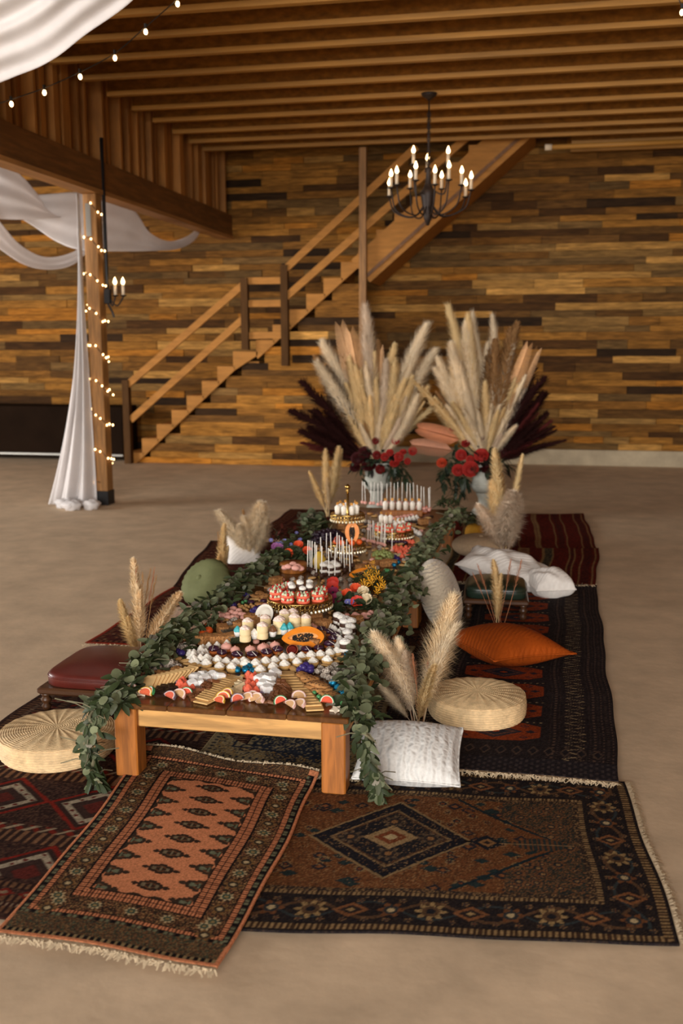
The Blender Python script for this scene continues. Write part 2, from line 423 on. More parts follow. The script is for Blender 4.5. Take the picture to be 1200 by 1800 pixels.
swag('cloth_swag', 'wide pale cloth swag below the beam, between the post and the back wall',
     P3([(15, 330, 10.4), (60, 342, 10.4), (140, 338, 10.6), (205, 350, 10.8), (238, 372, 10.9), (262, 408, 11.3), (295, 424, 11.7), (328, 416, 12.0), (352, 396, 12.95)]), P3([(15, 372, 10.2), (55, 395, 10.2), (100, 425, 10.2), (145, 440, 10.2), (210, 442, 10.5), (265, 441, 10.9), (310, 438, 11.4), (340, 424, 11.9), (355, 402, 12.95)]), 3, .012, 8, 60, 34, None)
swag('cloth_swag', 'narrow looped cloth swag crossing the plank wall left of the draped post',
     P3([(-50, 330, 9.2), (0, 390, 9.4), (35, 430, 9.6), (80, 452, 9.9), (130, 442, 10.2), (165, 410, 10.6)]), P3([(-50, 400, 9.0), (0, 438, 9.2), (45, 466, 9.4), (90, 474, 9.7), (132, 463, 10.1), (168, 425, 10.6)]), 2, .02, 11, 40, 20, None)
# gathered drape beside the post
def dr(u, v):
    # v 0 top .. 1 floor, u 0..1 across
    zt = 2.93; zz = zt*(1-v)+.02
    l = PY(140, 338, 9.02).x*(1-v**2.2)+PY(86, 880, 9.0).x*(v**2.2); r = PXc-.05*(1-v)+.0*v-.03
    x = l+(r-l)*u; y = 8.99+.055*math.sin(u*19+2*v)*(.35+.75*v)-.12*v**3*math.sin(u*PI)+.02*math.sin(u*41+1)
    return Vector((x, y, zz))
mb = MB(); mb.grid(dr, 60, 40)
t = thing('gathered_drape', 'long white gathered drape hanging beside the post and pooling on the floor', 'drape', loc=(-4.4, 9.0, 0))
o = link('hanging_cloth', mb.mesh('hanging_cloth', cloth, True), t, (4.4, -9.0, 0)); o.modifiers.new('thickness', 'SOLIDIFY').thickness = .003
mb = MB(); rnd = random.Random(4)
for i in range(9):
    p = PZ(rnd.uniform(106, 165), rnd.uniform(878, 890), .04); mb.ell((p.x, p.y, .045), (rnd.uniform(.05, .09), rnd.uniform(.05, .08), .05), 14, 9, Rz(rnd.uniform(0, 3)), lambda d: 1+.18*math.sin(7*d.x+5*d.y)+.12*math.sin(13*d.z))
link('pooled_hem', mb.mesh('pooled_hem', cloth, True), t, (4.4, -9.0, 0))
# ================================================================== RUGS (flat woven print drawn per vertex)
rugm = M('rug_pile', None, .95, attr=True, noise=(260, .22, 2), coord='World', bump=(420, .35, .003), spec=.05)
fringem = M('rug_fringe', C(206, 184, 150), .9, noise=(60, .2), coord='World')
class Canvas:
    def __init__(s, W, L, res, base):
        s.W, s.L = W, L; s.nu, s.nv = max(int(W/res), 2)+1, max(int(L/res), 2)+1
        s.u = np.linspace(0, W, s.nu)[None, :].repeat(s.nv, 0); s.v = np.linspace(0, L, s.nv)[:, None].repeat(s.nu, 1)
        s.rs = np.random.RandomState(int(W*1000+L*77)); s.n1 = s.rs.rand(s.nv, s.nu)
        s.a = np.empty((s.nv, s.nu, 3)); s.a[:] = base[:3]
        s.e = np.minimum(np.minimum(s.u, W-s.u), np.minimum(s.v, L-s.v))      # distance to the edge
    def put(s, mask, col, p=1.0):
        if p < 1: mask = mask & (s.rs.rand(s.nv, s.nu) < p)
        s.a[mask] = col[:3]
    def win(s, x, y, r):
        i0 = max(int((x-r)/s.W*(s.nu-1)), 0); i1 = min(int((x+r)/s.W*(s.nu-1))+2, s.nu)
        j0 = max(int((y-r)/s.L*(s.nv-1)), 0); j1 = min(int((y+r)/s.L*(s.nv-1))+2, s.nv)
        return slice(j0, j1), slice(i0, i1)
    def shape(s, x, y, r, fn, col, clip=None):
        w = s.win(x, y, r); m = fn(s.u[w]-x, s.v[w]-y)
        if clip is not None: m = m & clip[w]
        s.a[w][m] = col[:3]
    def ros(s, x, y, r, c1, c2, c3, clip=None, k=8):
        def pet(a, b): t = np.arctan2(b, a); return np.hypot(a, b) < r*(.78+.22*np.cos(k*t))
        s.shape(x, y, r, pet, c1, clip); s.shape(x, y, r, lambda a, b: np.hypot(a, b) < r*.55, c2, clip); s.shape(x, y, r, lambda a, b: np.hypot(a, b) < r*.28, c3, clip)
    def dia(s, x, y, rx, ry, col, clip=None, inner=0):
        s.shape(x, y, max(rx, ry), lambda a, b: (lambda q: (q < 1) & (q >= inner))(np.abs(a)/rx+np.abs(b)/ry), col, clip)
    def gul(s, x, y, rx, ry, dark, mid, light, clip=None):
        def st(a, b):
            q = np.abs(a)/rx; h = ry*np.maximum(1-np.floor(q*5)/5, .12); return (np.abs(b) < h*.9) & (q < .62) | (np.abs(b) < ry*.16) & (q < .98) | (np.abs(b) < ry*.3) & (np.abs(q-.78) < .09)
        s.shape(x, y, max(rx, ry)*1.1, st, dark, clip); s.dia(x, y, rx*.5, ry*.62, mid, clip); s.dia(x, y, rx*.34, ry*.42, dark, clip)
        for sx in (-1, 1): s.shape(x+sx*rx*.34, y, ry*.5, lambda a, b: (np.abs(a) < rx*.09) & (np.abs(b) < ry*.28), light, clip)
        s.shape(x, y, ry*.5, lambda a, b: (np.abs(a) < rx*.05) & (np.abs(b) < ry*.4), light, clip)
    def ring(s, d0, d1): return (s.e >= d0) & (s.e < d1)
    def along(s):
        """coordinate running along the nearest edge"""
        return np.where(np.minimum(s.u, s.W-s.u) < np.minimum(s.v, s.L-s.v), s.v, s.u)
    def blocks(s, d0, d1, per, c1, c2, duty=.5):
        m = s.ring(d0, d1); s.put(m, c1); s.put(m & ((s.along()/per) % 1 < duty), c2)
    def border_points(s, d, per):
        out = []; n = max(round((s.W-2*d)/per), 1); 
        for i in range(n+1):
            x = d+(s.W-2*d)*i/n; out += [(x, d, i), (x, s.L-d, i)]
        n = max(round((s.L-2*d)/per), 1)
        for i in range(1, n):
            y = d+(s.L-2*d)*i/n; out += [(d, y, i), (s.W-d, y, i)]
        return out
    def speckle(s, mask, cols, p):
        r = s.rs.rand(s.nv, s.nu); k = len(cols)
        for i, c in enumerate(cols): s.a[mask & (r >= i*p/k) & (r < (i+1)*p/k)] = c[:3]

def lay_rug(name, label, cv, FL, FR, BR, BL, z=.004, wave=.0025, fringes=(), wob=.006, curl=None, thick=.006):
    FL, FR, BR, BL = [Vector((p[0], p[1], 0)) for p in (FL, FR, BR, BL)]
    s = (cv.u/cv.W); t = (cv.v/cv.L); rs = cv.rs; ph = rs.rand(8)*6.3
    def bil(s, t):
        return tuple(FL[k]*(1-s)*(1-t)+FR[k]*s*(1-t)+BR[k]*s*t+BL[k]*(1-s)*t for k in (0, 1))
    # wavy outline
    s2 = s+wob/cv.W*(np.sin(t*cv.L*5+ph[0])+.6*np.sin(t*cv.L*11+ph[1])); t2 = t+wob/cv.L*(np.sin(s*cv.W*6+ph[2])+.6*np.sin(s*cv.W*13+ph[3]))
    X, Y = bil(s2, t2)
    Z = z+thick+wave*(np.sin(X*7+Y*3+ph[4])*np.sin(Y*6-X*2+ph[5])+1)+.0012*cv.n1*0
    if curl: Z = Z+curl(s, t)
    nv, nu = cv.nv, cv.nu; N = nv*nu
    top = np.stack([X, Y, Z], -1).reshape(-1, 3)
    idx = np.arange(N).reshape(nv, nu)
    q = np.stack([idx[:-1, :-1], idx[:-1, 1:], idx[1:, 1:], idx[1:, :-1]], -1).reshape(-1, 4)
    rim = np.concatenate([idx[0, :], idx[1:, -1], idx[-1, -2::-1], idx[-2:0:-1, 0]]); k = len(rim)
    low = top[rim].copy(); low[:, 2] -= thick
    a = np.arange(k); b = (a+1) % k
    q2 = np.stack([rim[a], N+a, N+b, rim[b]], -1)
    co = np.concatenate([top, low]); faces = np.concatenate([q, q2]).astype(np.int32)
    me = bpy.data.meshes.new(name); me.vertices.add(len(co)); me.vertices.foreach_set('co', co.astype(np.float32).ravel())
    me.loops.add(faces.size); me.loops.foreach_set('vertex_index', faces.ravel()); me.polygons.add(len(faces))
    me.polygons.foreach_set('loop_start', np.arange(0, faces.size, 4, dtype=np.int32))
    me.materials.append(rugm); me.update(calc_edges=True); me.validate()
    cols = np.ones((len(co), 4), np.float32); c = cv.a.reshape(-1, 3)*np.array([.74, .69, .62])*(.72+.56*cv.rs.rand(N, 1))*(1-.35*(cv.rs.rand(N, 1) < .10)); cols[:N, :3] = c; cols[N:, :3] = c[rim]
    ca = me.color_attributes.new('Col', 'FLOAT_COLOR', 'POINT'); ca.data.foreach_set('color', cols.ravel())
    cx = (FL+FR+BR+BL)/4
    t_ = thing(name, label, 'rug', loc=(cx.x, cx.y, 0))
    link('woven_body', me, t_, (-cx.x, -cx.y, 0))
    for edge, ln, dens in fringes:
        mb = MB(); n = int(cv.W*dens) if edge in 'FB' else int(cv.L*dens); rnd = random.Random(n)
        for i in range(n):
            w = (i+rnd.random())/n; jj = {'F': (0, int(w*(nu-1))), 'B': (nv-1, int(w*(nu-1))), 'R': (int(w*(nv-1)), nu-1), 'L': (int(w*(nv-1)), 0)}[edge]
            p = Vector(top[idx[jj]]); mid = Vector(top[idx[nv//2, nu//2]]); dirn = {'F': FL-BL, 'B': BL-FL, 'R': FR-FL, 'L': FL-FR}[edge].normalized()
            a1 = rnd.gauss(0, .35); l = ln*rnd.uniform(.6, 1.1); d1 = Rz(a1) @ dirn; d2 = Rz(a1+rnd.gauss(0, .8)) @ dirn; sd = Vector((-dirn.y, dirn.x, 0))*.0028
            p1 = p+d1*l*.5+Vector((0, 0, -.002+rnd.uniform(0, .006))); p2 = p1+d2*l*.5; p2.z = max(z+.001, p.z-thick+rnd.uniform(0, .004)); p.z -= .002
            mb.add([p-sd, p+sd, p1+sd, p1-sd, p2+sd*.6, p2-sd*.6], [(0, 1, 2, 3), (3, 2, 4, 5)])
        tag(link('fringe', mb.mesh('fringe', fringem), t_, (-cx.x, -cx.y, 0)), kind='stuff')
    return t_
navy, ink, cream, rust, salmon = C(38, 40, 52), C(27, 23, 24), C(196, 178, 140), C(128, 74, 44), C(224, 148, 108)
maroon, redd, teal, brown, tan = C(70, 30, 28), C(132, 40, 28), C(86, 112, 98), C(96, 64, 42), C(164, 132, 92)

# --- salmon rug in front of the table
def rug_salmon():
    W, L = .64, 1.20; c = Canvas(W, L, .0032, salmon); f0, f1 = .195, .175
    u, v = c.u, c.v; side = np.minimum(u, W-u); endd = np.minimum(v-.06, L-v-.03)
    e = np.minimum(side, np.where(v < L/2, v-.085, L-v-.02))
    al = np.where(side <= np.where(v < L/2, v-.085, L-v-.02), v, u)
    c.put(e < .168, salmon)
    c.put((e > .008) & (e < .013), ink); m = (e >= .013) & (e < .028); c.put(m, C(70, 60, 50)); c.put(m & ((al/.016) % 1 < .55), C(120, 124, 100)); c.put(m & ((al/.048) % 1 < .25), ink)
    for d in (.028, .047, .118, .141, .160): c.put((e >= d) & (e < d+.004), ink)
    for d0, d1 in ((.032, .047), (.122, .141), (.145, .160)):
        m = (e >= d0) & (e < d1); c.put(m & ((al/.011) % 1 < .42), C(104, 62, 44))
    m = (e >= .051) & (e < .118); c.put(m, C(58, 46, 38)); c.speckle(m, [C(150, 100, 70), C(120, 84, 56), C(40, 34, 32), C(176, 140, 96)], .5)
    n = 15
    for i in range(n):
        y = .13+(L-.20)*i/n
        for x in (.085, W-.085):
            if i % 2: c.ros(x, y, .024, cream, C(60, 84, 74), C(150, 130, 90))
            else: c.ros(x, y, .030, C(130, 98, 62), C(60, 52, 44), cream, k=6)
    for i in range(5):
        for y in (.170, L-.105): c.ros(.10+(W-.20)*i/4, y, .022, cream, C(54, 80, 72), C(150, 130, 90))
    # front panel
    m = (v < .10) & (side > .012); c.put(m, C(84, 66, 50)); c.speckle(m, [C(120, 84, 58), C(60, 84, 70), C(58, 46, 40), C(140, 110, 76)], .7)
    m = (v > .012) & (v < .026) & (side > .012); c.put(m, ink); c.put(m & ((u/.02) % 1 < .4), C(150, 130, 96))
    c.put((v < .010), salmon); c.put(side < .007, salmon)
    m = (v > L-.05) & (side > .03); c.put(m, C(74, 58, 46)); c.speckle(m, [C(120, 84, 58), C(50, 42, 38), C(140, 110, 76)], .5)
    # field with ragged edge
    c.put((e >= .164) & (e < .172+.006*np.sin(al*90)), C(64, 50, 40))
    field = e >= .17
    k = 8; y0, y1 = .31, L-.23
    for i in range(k):
        y = y0+(y1-y0)*i/(k-1); c.gul(W/2+.004, y, .062, .030, C(60, 46, 38), C(112, 76, 52), C(128, 116, 94), field)
    for i in range(k+1):
        y = y0+(y1-y0)*(i-.5)/(k-1)
        for x, sx in ((.178, 1), (W-.178, -1)): 
            c.gul(x, y, .066, .034, C(66, 52, 42), C(112, 76, 52), C(112, 122, 102), field); c.dia(x+sx*.018, y, .014, .010, C(120, 126, 104), field)
    return c
R1 = [PZ(-5, 1652), PZ(386, 1711), PZ(563, 1377), PZ(258, 1328)]
def curl1(s, t): return .018*np.clip((t-.9)/.1, 0, 1)**2*(1+.6*np.sin(s*9))
lay_rug('salmon_rug', 'small rug with a salmon field, rows of dark medallions and patterned border', rug_salmon(), *R1, z=.014, fringes=(('F', .045, 420), ('B', .03, 300)), curl=curl1, wave=.003)

# --- long brown and navy rug across the front
def rug_brown():
    W, L = 1.42, 1.02; c = Canvas(W, L, .0042, C(118, 76, 48)); u, v, e = c.u, c.v, c.e
    field = e > .215
    c.speckle(field, [C(96, 62, 42), C(134, 92, 60), C(84, 60, 46), C(150, 112, 76)], .45)
    rr = random.Random(3)
    for i in range(150):
        x, y = rr.uniform(.22, W-.22), rr.uniform(.22, L-.22); k = rr.random(); r = rr.uniform(.012, .024)
        if k < .35: c.ros(x, y, r*1.1, C(150, 124, 88), C(40, 42, 52), C(120, 70, 44), field)
        elif k < .7: c.dia(x, y, r*1.3, r*1.1, C(48, 46, 52), field); c.dia(x, y, r*.6, r*.5, C(140, 92, 60), field)
        else: c.dia(x, y, r*1.5, r*.9, C(44, 58, 60), field)
    # medallion: stepped diamond
    mx, my = .60, .51
    d = np.abs(u-mx)/.27+np.abs(v-my)/.245
    c.put((d < 1.0) & field, C(150, 126, 92)); c.put((d < .95) & field, C(36, 36, 44)); c.put((d < .74) & field, C(146, 122, 90)); c.put((d < .70) & field, C(92, 66, 50)); c.put((d < .66) & field, C(40, 40, 46))
    c.speckle((d < .9) & field, [C(120, 92, 66), C(60, 54, 54)], .16)
    for a, b_ in ((-.13, 0), (.13, 0), (0, -.10), (0, .10)): c.ros(mx+a, my+b_, .042, C(104, 88, 72), C(56, 50, 50), C(150, 112, 76), field)
    c.dia(mx, my, .09, .075, C(166, 140, 104), field); c.dia(mx, my, .055, .045, C(124, 70, 46), field); c.dia(mx, my, .025, .02, cream, field)
    c.put((np.abs(v-my) < .006) & (u > mx+.24) & (u < mx+.34) & field, ink)
    # cypress and chevron towards the right
    for k, cc in ((0, C(34, 48, 54)), (.05, C(122, 78, 50))):
        m = (u > .80+k*.6) & (u < 1.16) & (np.abs(v-my) < (.29-k)*(1.17-u)/.36*1.0); edge = m & (np.abs(v-my) > (.29-k)*(1.17-u)/.36-.016); c.put(edge & field, cc)
    m = (u > .96) & (np.abs(v-my) > .29*(1.17-u)/.36+.01) & field; c.put(m, C(60, 62, 56)); c.speckle(m, [C(118, 84, 58), C(84, 70, 54), C(40, 44, 48), C(134, 96, 66)], .6)
    for i in range(40):
        x, y = rr.uniform(.98, W-.24), rr.uniform(.24, L-.24); c.ros(x, y, rr.uniform(.014, .03), C(122, 84, 58), C(44, 48, 52), C(150, 118, 82), field & m)
    c.dia(.915, my, .055, .05, C(36, 38, 46), field); c.dia(.915, my, .03, .028, C(150, 112, 74), field); c.dia(.915, my, .014, .012, C(54, 44, 42), field)
    cyp = np.abs(v-my) < .042*np.sin(np.clip((u-.99)/.19, 0, 1)*PI)**.7; c.put(cyp & (u > .99) & (u < 1.18) & field, C(52, 60, 60)); c.put(cyp & ((u/.016) % 1 < .4) & (u > .99) & (u < 1.18) & field, C(110, 76, 54)); c.put((np.abs(v-my) < .004) & (u > .95) & (u < 1.19) & field, C(160, 132, 96))
    # borders
    c.put(c.ring(0, .215), C(44, 39, 41)); c.speckle(c.ring(0, .215), [C(60, 50, 44), C(32, 30, 36)], .4); c.blocks(.012, .034, .016, C(72, 54, 42), C(158, 132, 96), .45); c.blocks(.178, .196, .014, C(70, 54, 44), C(158, 132, 96), .5); c.put(c.ring(.196, .215), C(60, 50, 46)); c.speckle(c.ring(.196, .215), [C(140, 112, 80)], .3)
    al = c.along(); zz = .106+.040*np.sin(al*2*PI/.34); c.put(c.ring(.04, .172) & (np.abs(e-zz) < .007), C(98, 74, 56)); c.put(c.ring(.04, .172) & (np.abs(e-.212+zz) < .005), C(58, 66, 70))
    for x, y, i in c.border_points(.106, .115):
        if i % 3 == 0: c.ros(x, y, .046, C(164, 138, 98), C(96, 74, 56), C(40, 40, 46))
        elif i % 3 == 1: c.dia(x, y, .052, .036, C(136, 92, 62)); c.dia(x, y, .034, .022, C(52, 44, 44)); c.dia(x, y, .014, .01, C(164, 138, 98))
        else: c.ros(x, y, .038, C(120, 80, 54), C(54, 58, 62), cream, k=6)
    for x, y, i in c.border_points(.058, .06)+c.border_points(.152, .06): c.ros(x, y, .011, C(140, 110, 78), C(60, 60, 62), C(120, 70, 48), k=5)
    wr = np.abs(np.sin(v*210+3*np.sin(u*9)))*c.rs.rand(c.nv, c.nu); c.a[(wr > .86) & (d < 1.5)] = C(156, 130, 98)[:3]
    return c
lay_rug('brown_rug', 'long worn brown rug with a navy diamond medallion and rosette border, beside the salmon rug', rug_brown(),
        (-1.02, 2.305), PZ(1193, 1664), PZ(1098, 1378), (-.97, 3.40), z=.002, fringes=(('R', .035, 380),))

# --- navy runner with orange panels
def rug_navy():
    W, L = .96, 3.0; c = Canvas(W, L, .0052, C(46, 40, 43)); u, v, e = c.u, c.v, c.e
    side = np.minimum(u, W-u)
    c.speckle(e > 0, [C(58, 50, 52), C(36, 31, 33)], .5)
    for d in (.03, .065, .10, .225, .262): m = (side > d) & (side < d+.007); c.put(m, C(74, 62, 60)); c.put(m & ((v/.02) % 1 < .4), C(28, 25, 28))
    for d in (.012, .047, .083, .245): m = (side > d) & (side < d+.014); c.put(m & ((v/.03) % 1 < .5) & ((side-d) < .008), C(96, 78, 70))
    zz = .165+.04*(np.abs(((v/.075) % 1)*2-1)*2-1); c.put((np.abs(side-zz) < .0036) & (v > .1) & (v < L-.1), C(176, 156, 124)); zz = .165-.04*(np.abs(((v/.075) % 1)*2-1)*2-1); c.put((np.abs(side-zz) < .003) & (v > .1) & (v < L-.1), C(120, 100, 84))
    en = np.minimum(v, L-v); m = en < .14; c.put(m, C(46, 42, 48)); c.put(m & ((np.floor(u/.02)+np.floor(v/.02)) % 2 < 1) & ((u/.02) % 1 < .5), C(74, 66, 68))
    for i in range(14): c.dia(.08+i*.062, .21, .022, .045, C(90, 74, 66)); c.dia(.08+i*.062, .21, .015, .03, C(40, 37, 42))
    n = 10; cx = W/2-.01; hw = .185
    for i in range(n):
        y = .40+i*(L-.72)/(n-1); hh = .095
        w = c.win(cx, y, .24); a = np.abs(c.u[w]-cx); b_ = np.abs(c.v[w]-y); oct_ = (a < hw) & (b_ < hh) & (a/hw+b_/hh < 1.62)
        c.a[w][oct_] = C(150, 68, 36)[:3]
        r = c.rs.rand(*a.shape); c.a[w][oct_ & (r < .25)] = C(120, 54, 34)[:3]
        c.dia(cx, y, .115, .072, C(58, 52, 62)); c.dia(cx, y, .085, .052, C(104, 70, 62)); c.dia(cx, y, .065, .04, C(46, 46, 58)); c.dia(cx, y, .022, .014, C(170, 74, 36))
        for sx in (-1, 1):
            c.dia(cx+sx*.145, y, .024, .018, C(54, 46, 54))
            for sy in (-1, 1): c.ros(cx+sx*.12, y+sy*.062, .018, C(56, 48, 56), C(150, 66, 34), C(50, 44, 54), k=4)
        for q in range(14): c.dia(cx-hw+q*hw/6.5, y+hh+.013, .006, .006, C(170, 150, 116))
    return c
lay_rug('navy_rug', 'long dark navy rug with a column of orange medallion panels', rug_navy(), PZ(636, 1349), PZ(1091, 1381), PZ(1048, 1034), (-.52, 6.30), z=.012, fringes=(('F', .05, 420), ('B', .03, 200)), wave=.004)

# --- red striped kilims at the far right
def rug_red(W, L, seed):
    c = Canvas(W, L, .009, C(104, 34, 28)); u, v = c.u, c.v; rr = random.Random(seed)
    c.speckle(u > -1, [C(84, 28, 26), C(120, 44, 30), C(60, 28, 28)], .5)
    x = .03
    while x < W-.06:
        w = rr.uniform(.03, .09); k = rr.random(); x_ = W-x-w
        m = (u > x_) & (u < x_+w)
        if k < .35: c.put(m, C(70, 66, 58)); c.speckle(m, [C(120, 108, 84), C(52, 46, 44)], .5)
        elif k < .6: c.put(m & ((v/.03) % 1 < .4), C(176, 150, 110))
        else: c.put(m & ((v/.05) % 1 < .5) & (np.abs(u-x_-w/2) < w*.3), C(60, 34, 34))
        for d in (x_, x_+w): c.put(np.abs(u-d) < .006, C(150, 122, 84))
        x += w+rr.uniform(.05, .14)
    return c
lay_rug('striped_rug', 'dark red rug with grey and tan stripes, its tan fringe on the navy rug', rug_red(1.05, 1.14, 2), (-.60, 6.36), PZ(1047, 1036), PZ(1052, 970), (-.62, 7.46), z=.020, fringes=(('F', .05, 160),))
lay_rug('striped_rug', 'red rug with blue-grey bands at the far end of the table, behind the striped one', rug_red(1.15, 1.75, 5), (-.62, 7.42), PZ(1052, 974), PZ(1025, 906), (-.72, 9.05), z=.010, fringes=(('F', .03, 120),))

# --- maroon rugs along the left
def rug_bokhara():
    W, L = 1.02, 1.95; c = Canvas(W, L, .0055, C(56, 36, 32)); u, v, e = c.u, c.v, c.e
    c.speckle(e > 0, [C(76, 52, 44), C(40, 26, 26), C(92, 68, 56)], .55)
    for d in (.02, .075, .14): c.blocks(d, d+.03, .024, C(48, 30, 28), C(116, 84, 62), .5)
    c.blocks(.05, .07, .018, C(60, 30, 28), C(150, 130, 108), .35)
    for x, y, i in c.border_points(.115, .08): c.dia(x, y, .034, .022, C(120, 36, 28)); c.dia(x, y, .016, .010, C(150, 130, 108))
    field = e > .19
    for yb in (.42, .86, 1.30):
        m = (np.abs(v-yb-.0) < .035) & field; c.put(m, C(54, 36, 32)); c.put(m & ((u/.03) % 1 < .45), C(130, 96, 72)); c.put((np.abs(v-yb-.055) < .02) & field & (((u+v)/.06) % 1 < .45), C(120, 38, 28)); c.put((np.abs(v-yb-.055) < .02) & field & (((u-v)/.06) % 1 < .3), C(160, 146, 124))
    for iy in range(4):
        for ix in range(2):
            x, y = .34+ix*.34, .20+.44*iy+.02
            c.dia(x, y, .175, .17, C(132, 38, 28), field); c.dia(x, y, .155, .15, C(58, 40, 36), field); c.dia(x, y, .125, .125, C(172, 162, 144), field); c.dia(x, y, .092, .09, C(62, 44, 40), field); c.dia(x, y, .05, .05, C(96, 40, 34), field)
            for k in range(12):
                t = k/12*2*PI; q = 1/(abs(math.cos(t))+abs(math.sin(t))); c.dia(x+.108*q*math.cos(t), y+.108*q*math.sin(t), .011, .009, C(96, 34, 30), field)
    return c
lay_rug('maroon_rug', 'dark maroon rug with pale diamond medallions under the left woven pouf', rug_bokhara(), (-2.12, 2.27), (-1.10, 2.27), (-1.06, 4.25), (-2.16, 4.20), z=.004)
def rug_maroon(W, L, seed, edge):
    c = Canvas(W, L, .008, C(66, 28, 26)); u, v, e = c.u, c.v, c.e
    c.speckle(e > 0, [C(84, 34, 28), C(48, 22, 24), C(96, 48, 36)], .6); c.put(e < .02, edge)
    for d in (.03, .10, .16): c.blocks(d, d+.02, .03, C(40, 24, 26), C(124, 80, 56), .5)
    rr = random.Random(seed)
    for x, y, i in c.border_points(.075, .1): c.ros(x, y, .03, C(120, 66, 44), C(46, 30, 34), C(150, 118, 84))
    for i in range(60): c.ros(rr.uniform(.2, W-.2), rr.uniform(.2, L-.2), rr.uniform(.02, .05), C(112, 58, 40), C(40, 30, 36), C(142, 104, 72))
    return c
lay_rug('maroon_rug', 'red-edged maroon rug beside the red leather footstool, under the tall left grass bunch', rug_maroon(1.2, 1.55, 4, C(146, 52, 34)), PZ(150, 1135), (-1.1, 4.62), (-1.1, 6.1), PZ(331, 1019), z=.011, fringes=(('F', .05, 160),))
lay_rug('maroon_rug', 'dark brown-edged maroon rug under the round green cushion', rug_maroon(1.2, 1.5, 9, C(56, 36, 28)), (-2.28, 5.9), (-1.1, 5.95), (-1.1, 7.45), PZ(370, 956), z=.020)
lay_rug('maroon_rug', 'far maroon rug at the back left corner of the table', rug_maroon(1.25, 1.6, 12, C(70, 34, 30)), PZ(440, 946), (-1.1, 7.72), (-1.05, 9.2), PZ(511, 897), z=.004)

# --- rugs under the table
def rug_floral(W, L, base, dk, seed):
    c = Canvas(W, L, .006, base); u, v, e = c.u, c.v, c.e; rr = random.Random(seed)
    c.speckle(e > 0, [tuple(k*.8 for k in base[:3]), tuple(k*1.15 for k in base[:3])], .5)
    for i in range(220):
        x, y = rr.uniform(.1, W-.1), rr.uniform(.1, L-.1); r = rr.uniform(.015, .04)
        if rr.random() < .5: c.ros(x, y, r, dk, base, dk, k=5)
        else: c.shape(x, y, r*2, lambda a, b: np.abs(np.hypot(a, b)-r) < .006, dk)
    m = (np.abs(u-W*.55)/.34+np.abs(v-.55)/.7 < 1); c.speckle(m, [dk, tuple(k*1.5 for k in dk[:3])], .62)
    c.blocks(.02, .04, .03, dk, base, .5); c.put(c.ring(.12, .13), dk); c.speckle(c.ring(.04, .12), [C(150, 120, 70), dk], .4)
    return c
lay_rug('floral_rug', 'beige rug with a navy floral pattern and white fringe under the front of the table', rug_floral(.72, 1.6, C(150, 134, 104), C(40, 44, 56), 3), (-1.24, 3.40), (-.60, 3.33), (-.60, 4.95), (-1.26, 5.0), z=.005, fringes=(('F', .05, 420),), wave=.003)
lay_rug('floral_rug', 'dark rust rug beneath the table, between the floral rug and the navy rug', rug_floral(.95, 2.7, C(92, 56, 38), C(34, 28, 28), 8), (-1.02, 4.05), (-.36, 4.0), (-.32, 6.5), (-1.06, 6.6), z=.0, wave=.001)

# ================================================================== TABLE
TZ = .295
tabw = M('table_top_wood', C(100, 62, 28), .26, noise=(3, .3), coord='World', stretch=(7, .6, 7), wood=4, spec=.6)
apw = M('table_apron_wood', C(204, 154, 88), .5, noise=(4, .35), coord='World', stretch=(.8, 6, 8), wood=4)
legw = M('table_leg_wood', C(170, 102, 38), .5, noise=(4, .3), coord='World', stretch=(9, 9, .8), wood=5)
TX0, TX1 = -1.475, -.605
def low_table(y0, y1, label):
    t = thing('low_table', label, 'table', 'low banquet tables', loc=((TX0+TX1)/2, (y0+y1)/2, 0)); cx, cy = t.location.x, t.location.y
    n = 4; w = (TX1-TX0)/n
    for i in range(n):
        mb = MB(); mb.bbox((TX0+w*(i+.5)-cx, 0, TZ-.010), (w-.0015, y1-y0, .020), .003); link('top_plank', mb.mesh('top_plank', tabw), t)
    for s in (0, 1):
        y = (y0+.045, y1-.045)[s]; mb = MB(); mb.bbox((0, y-cy, TZ-.020-.037), (TX1-TX0-.17, .03, .074), .003); link('end_apron', mb.mesh('end_apron', apw), t)
        x = (TX0+.035, TX1-.035)[s]; mb = MB(); mb.bbox((x-cx, 0, TZ-.020-.037), (.03, y1-y0-.17, .074), .003); link('side_apron', mb.mesh('side_apron', apw), t)
    for x in (TX0+.055, TX1-.055):
        for y in (y0+.05, y1-.05):
            mb = MB(); h = TZ-.020-.014; mb.bbox((x-cx, y-cy, .014+h/2), (.085, .085, h), .005); link('leg', mb.mesh('leg', legw), t)
    return t
low_table(3.165, 5.36, 'low wooden table end with two thick square legs in front, nearer the salmon rug')
low_table(5.362, 7.60, 'low wooden table continuing the first towards the tall urns')
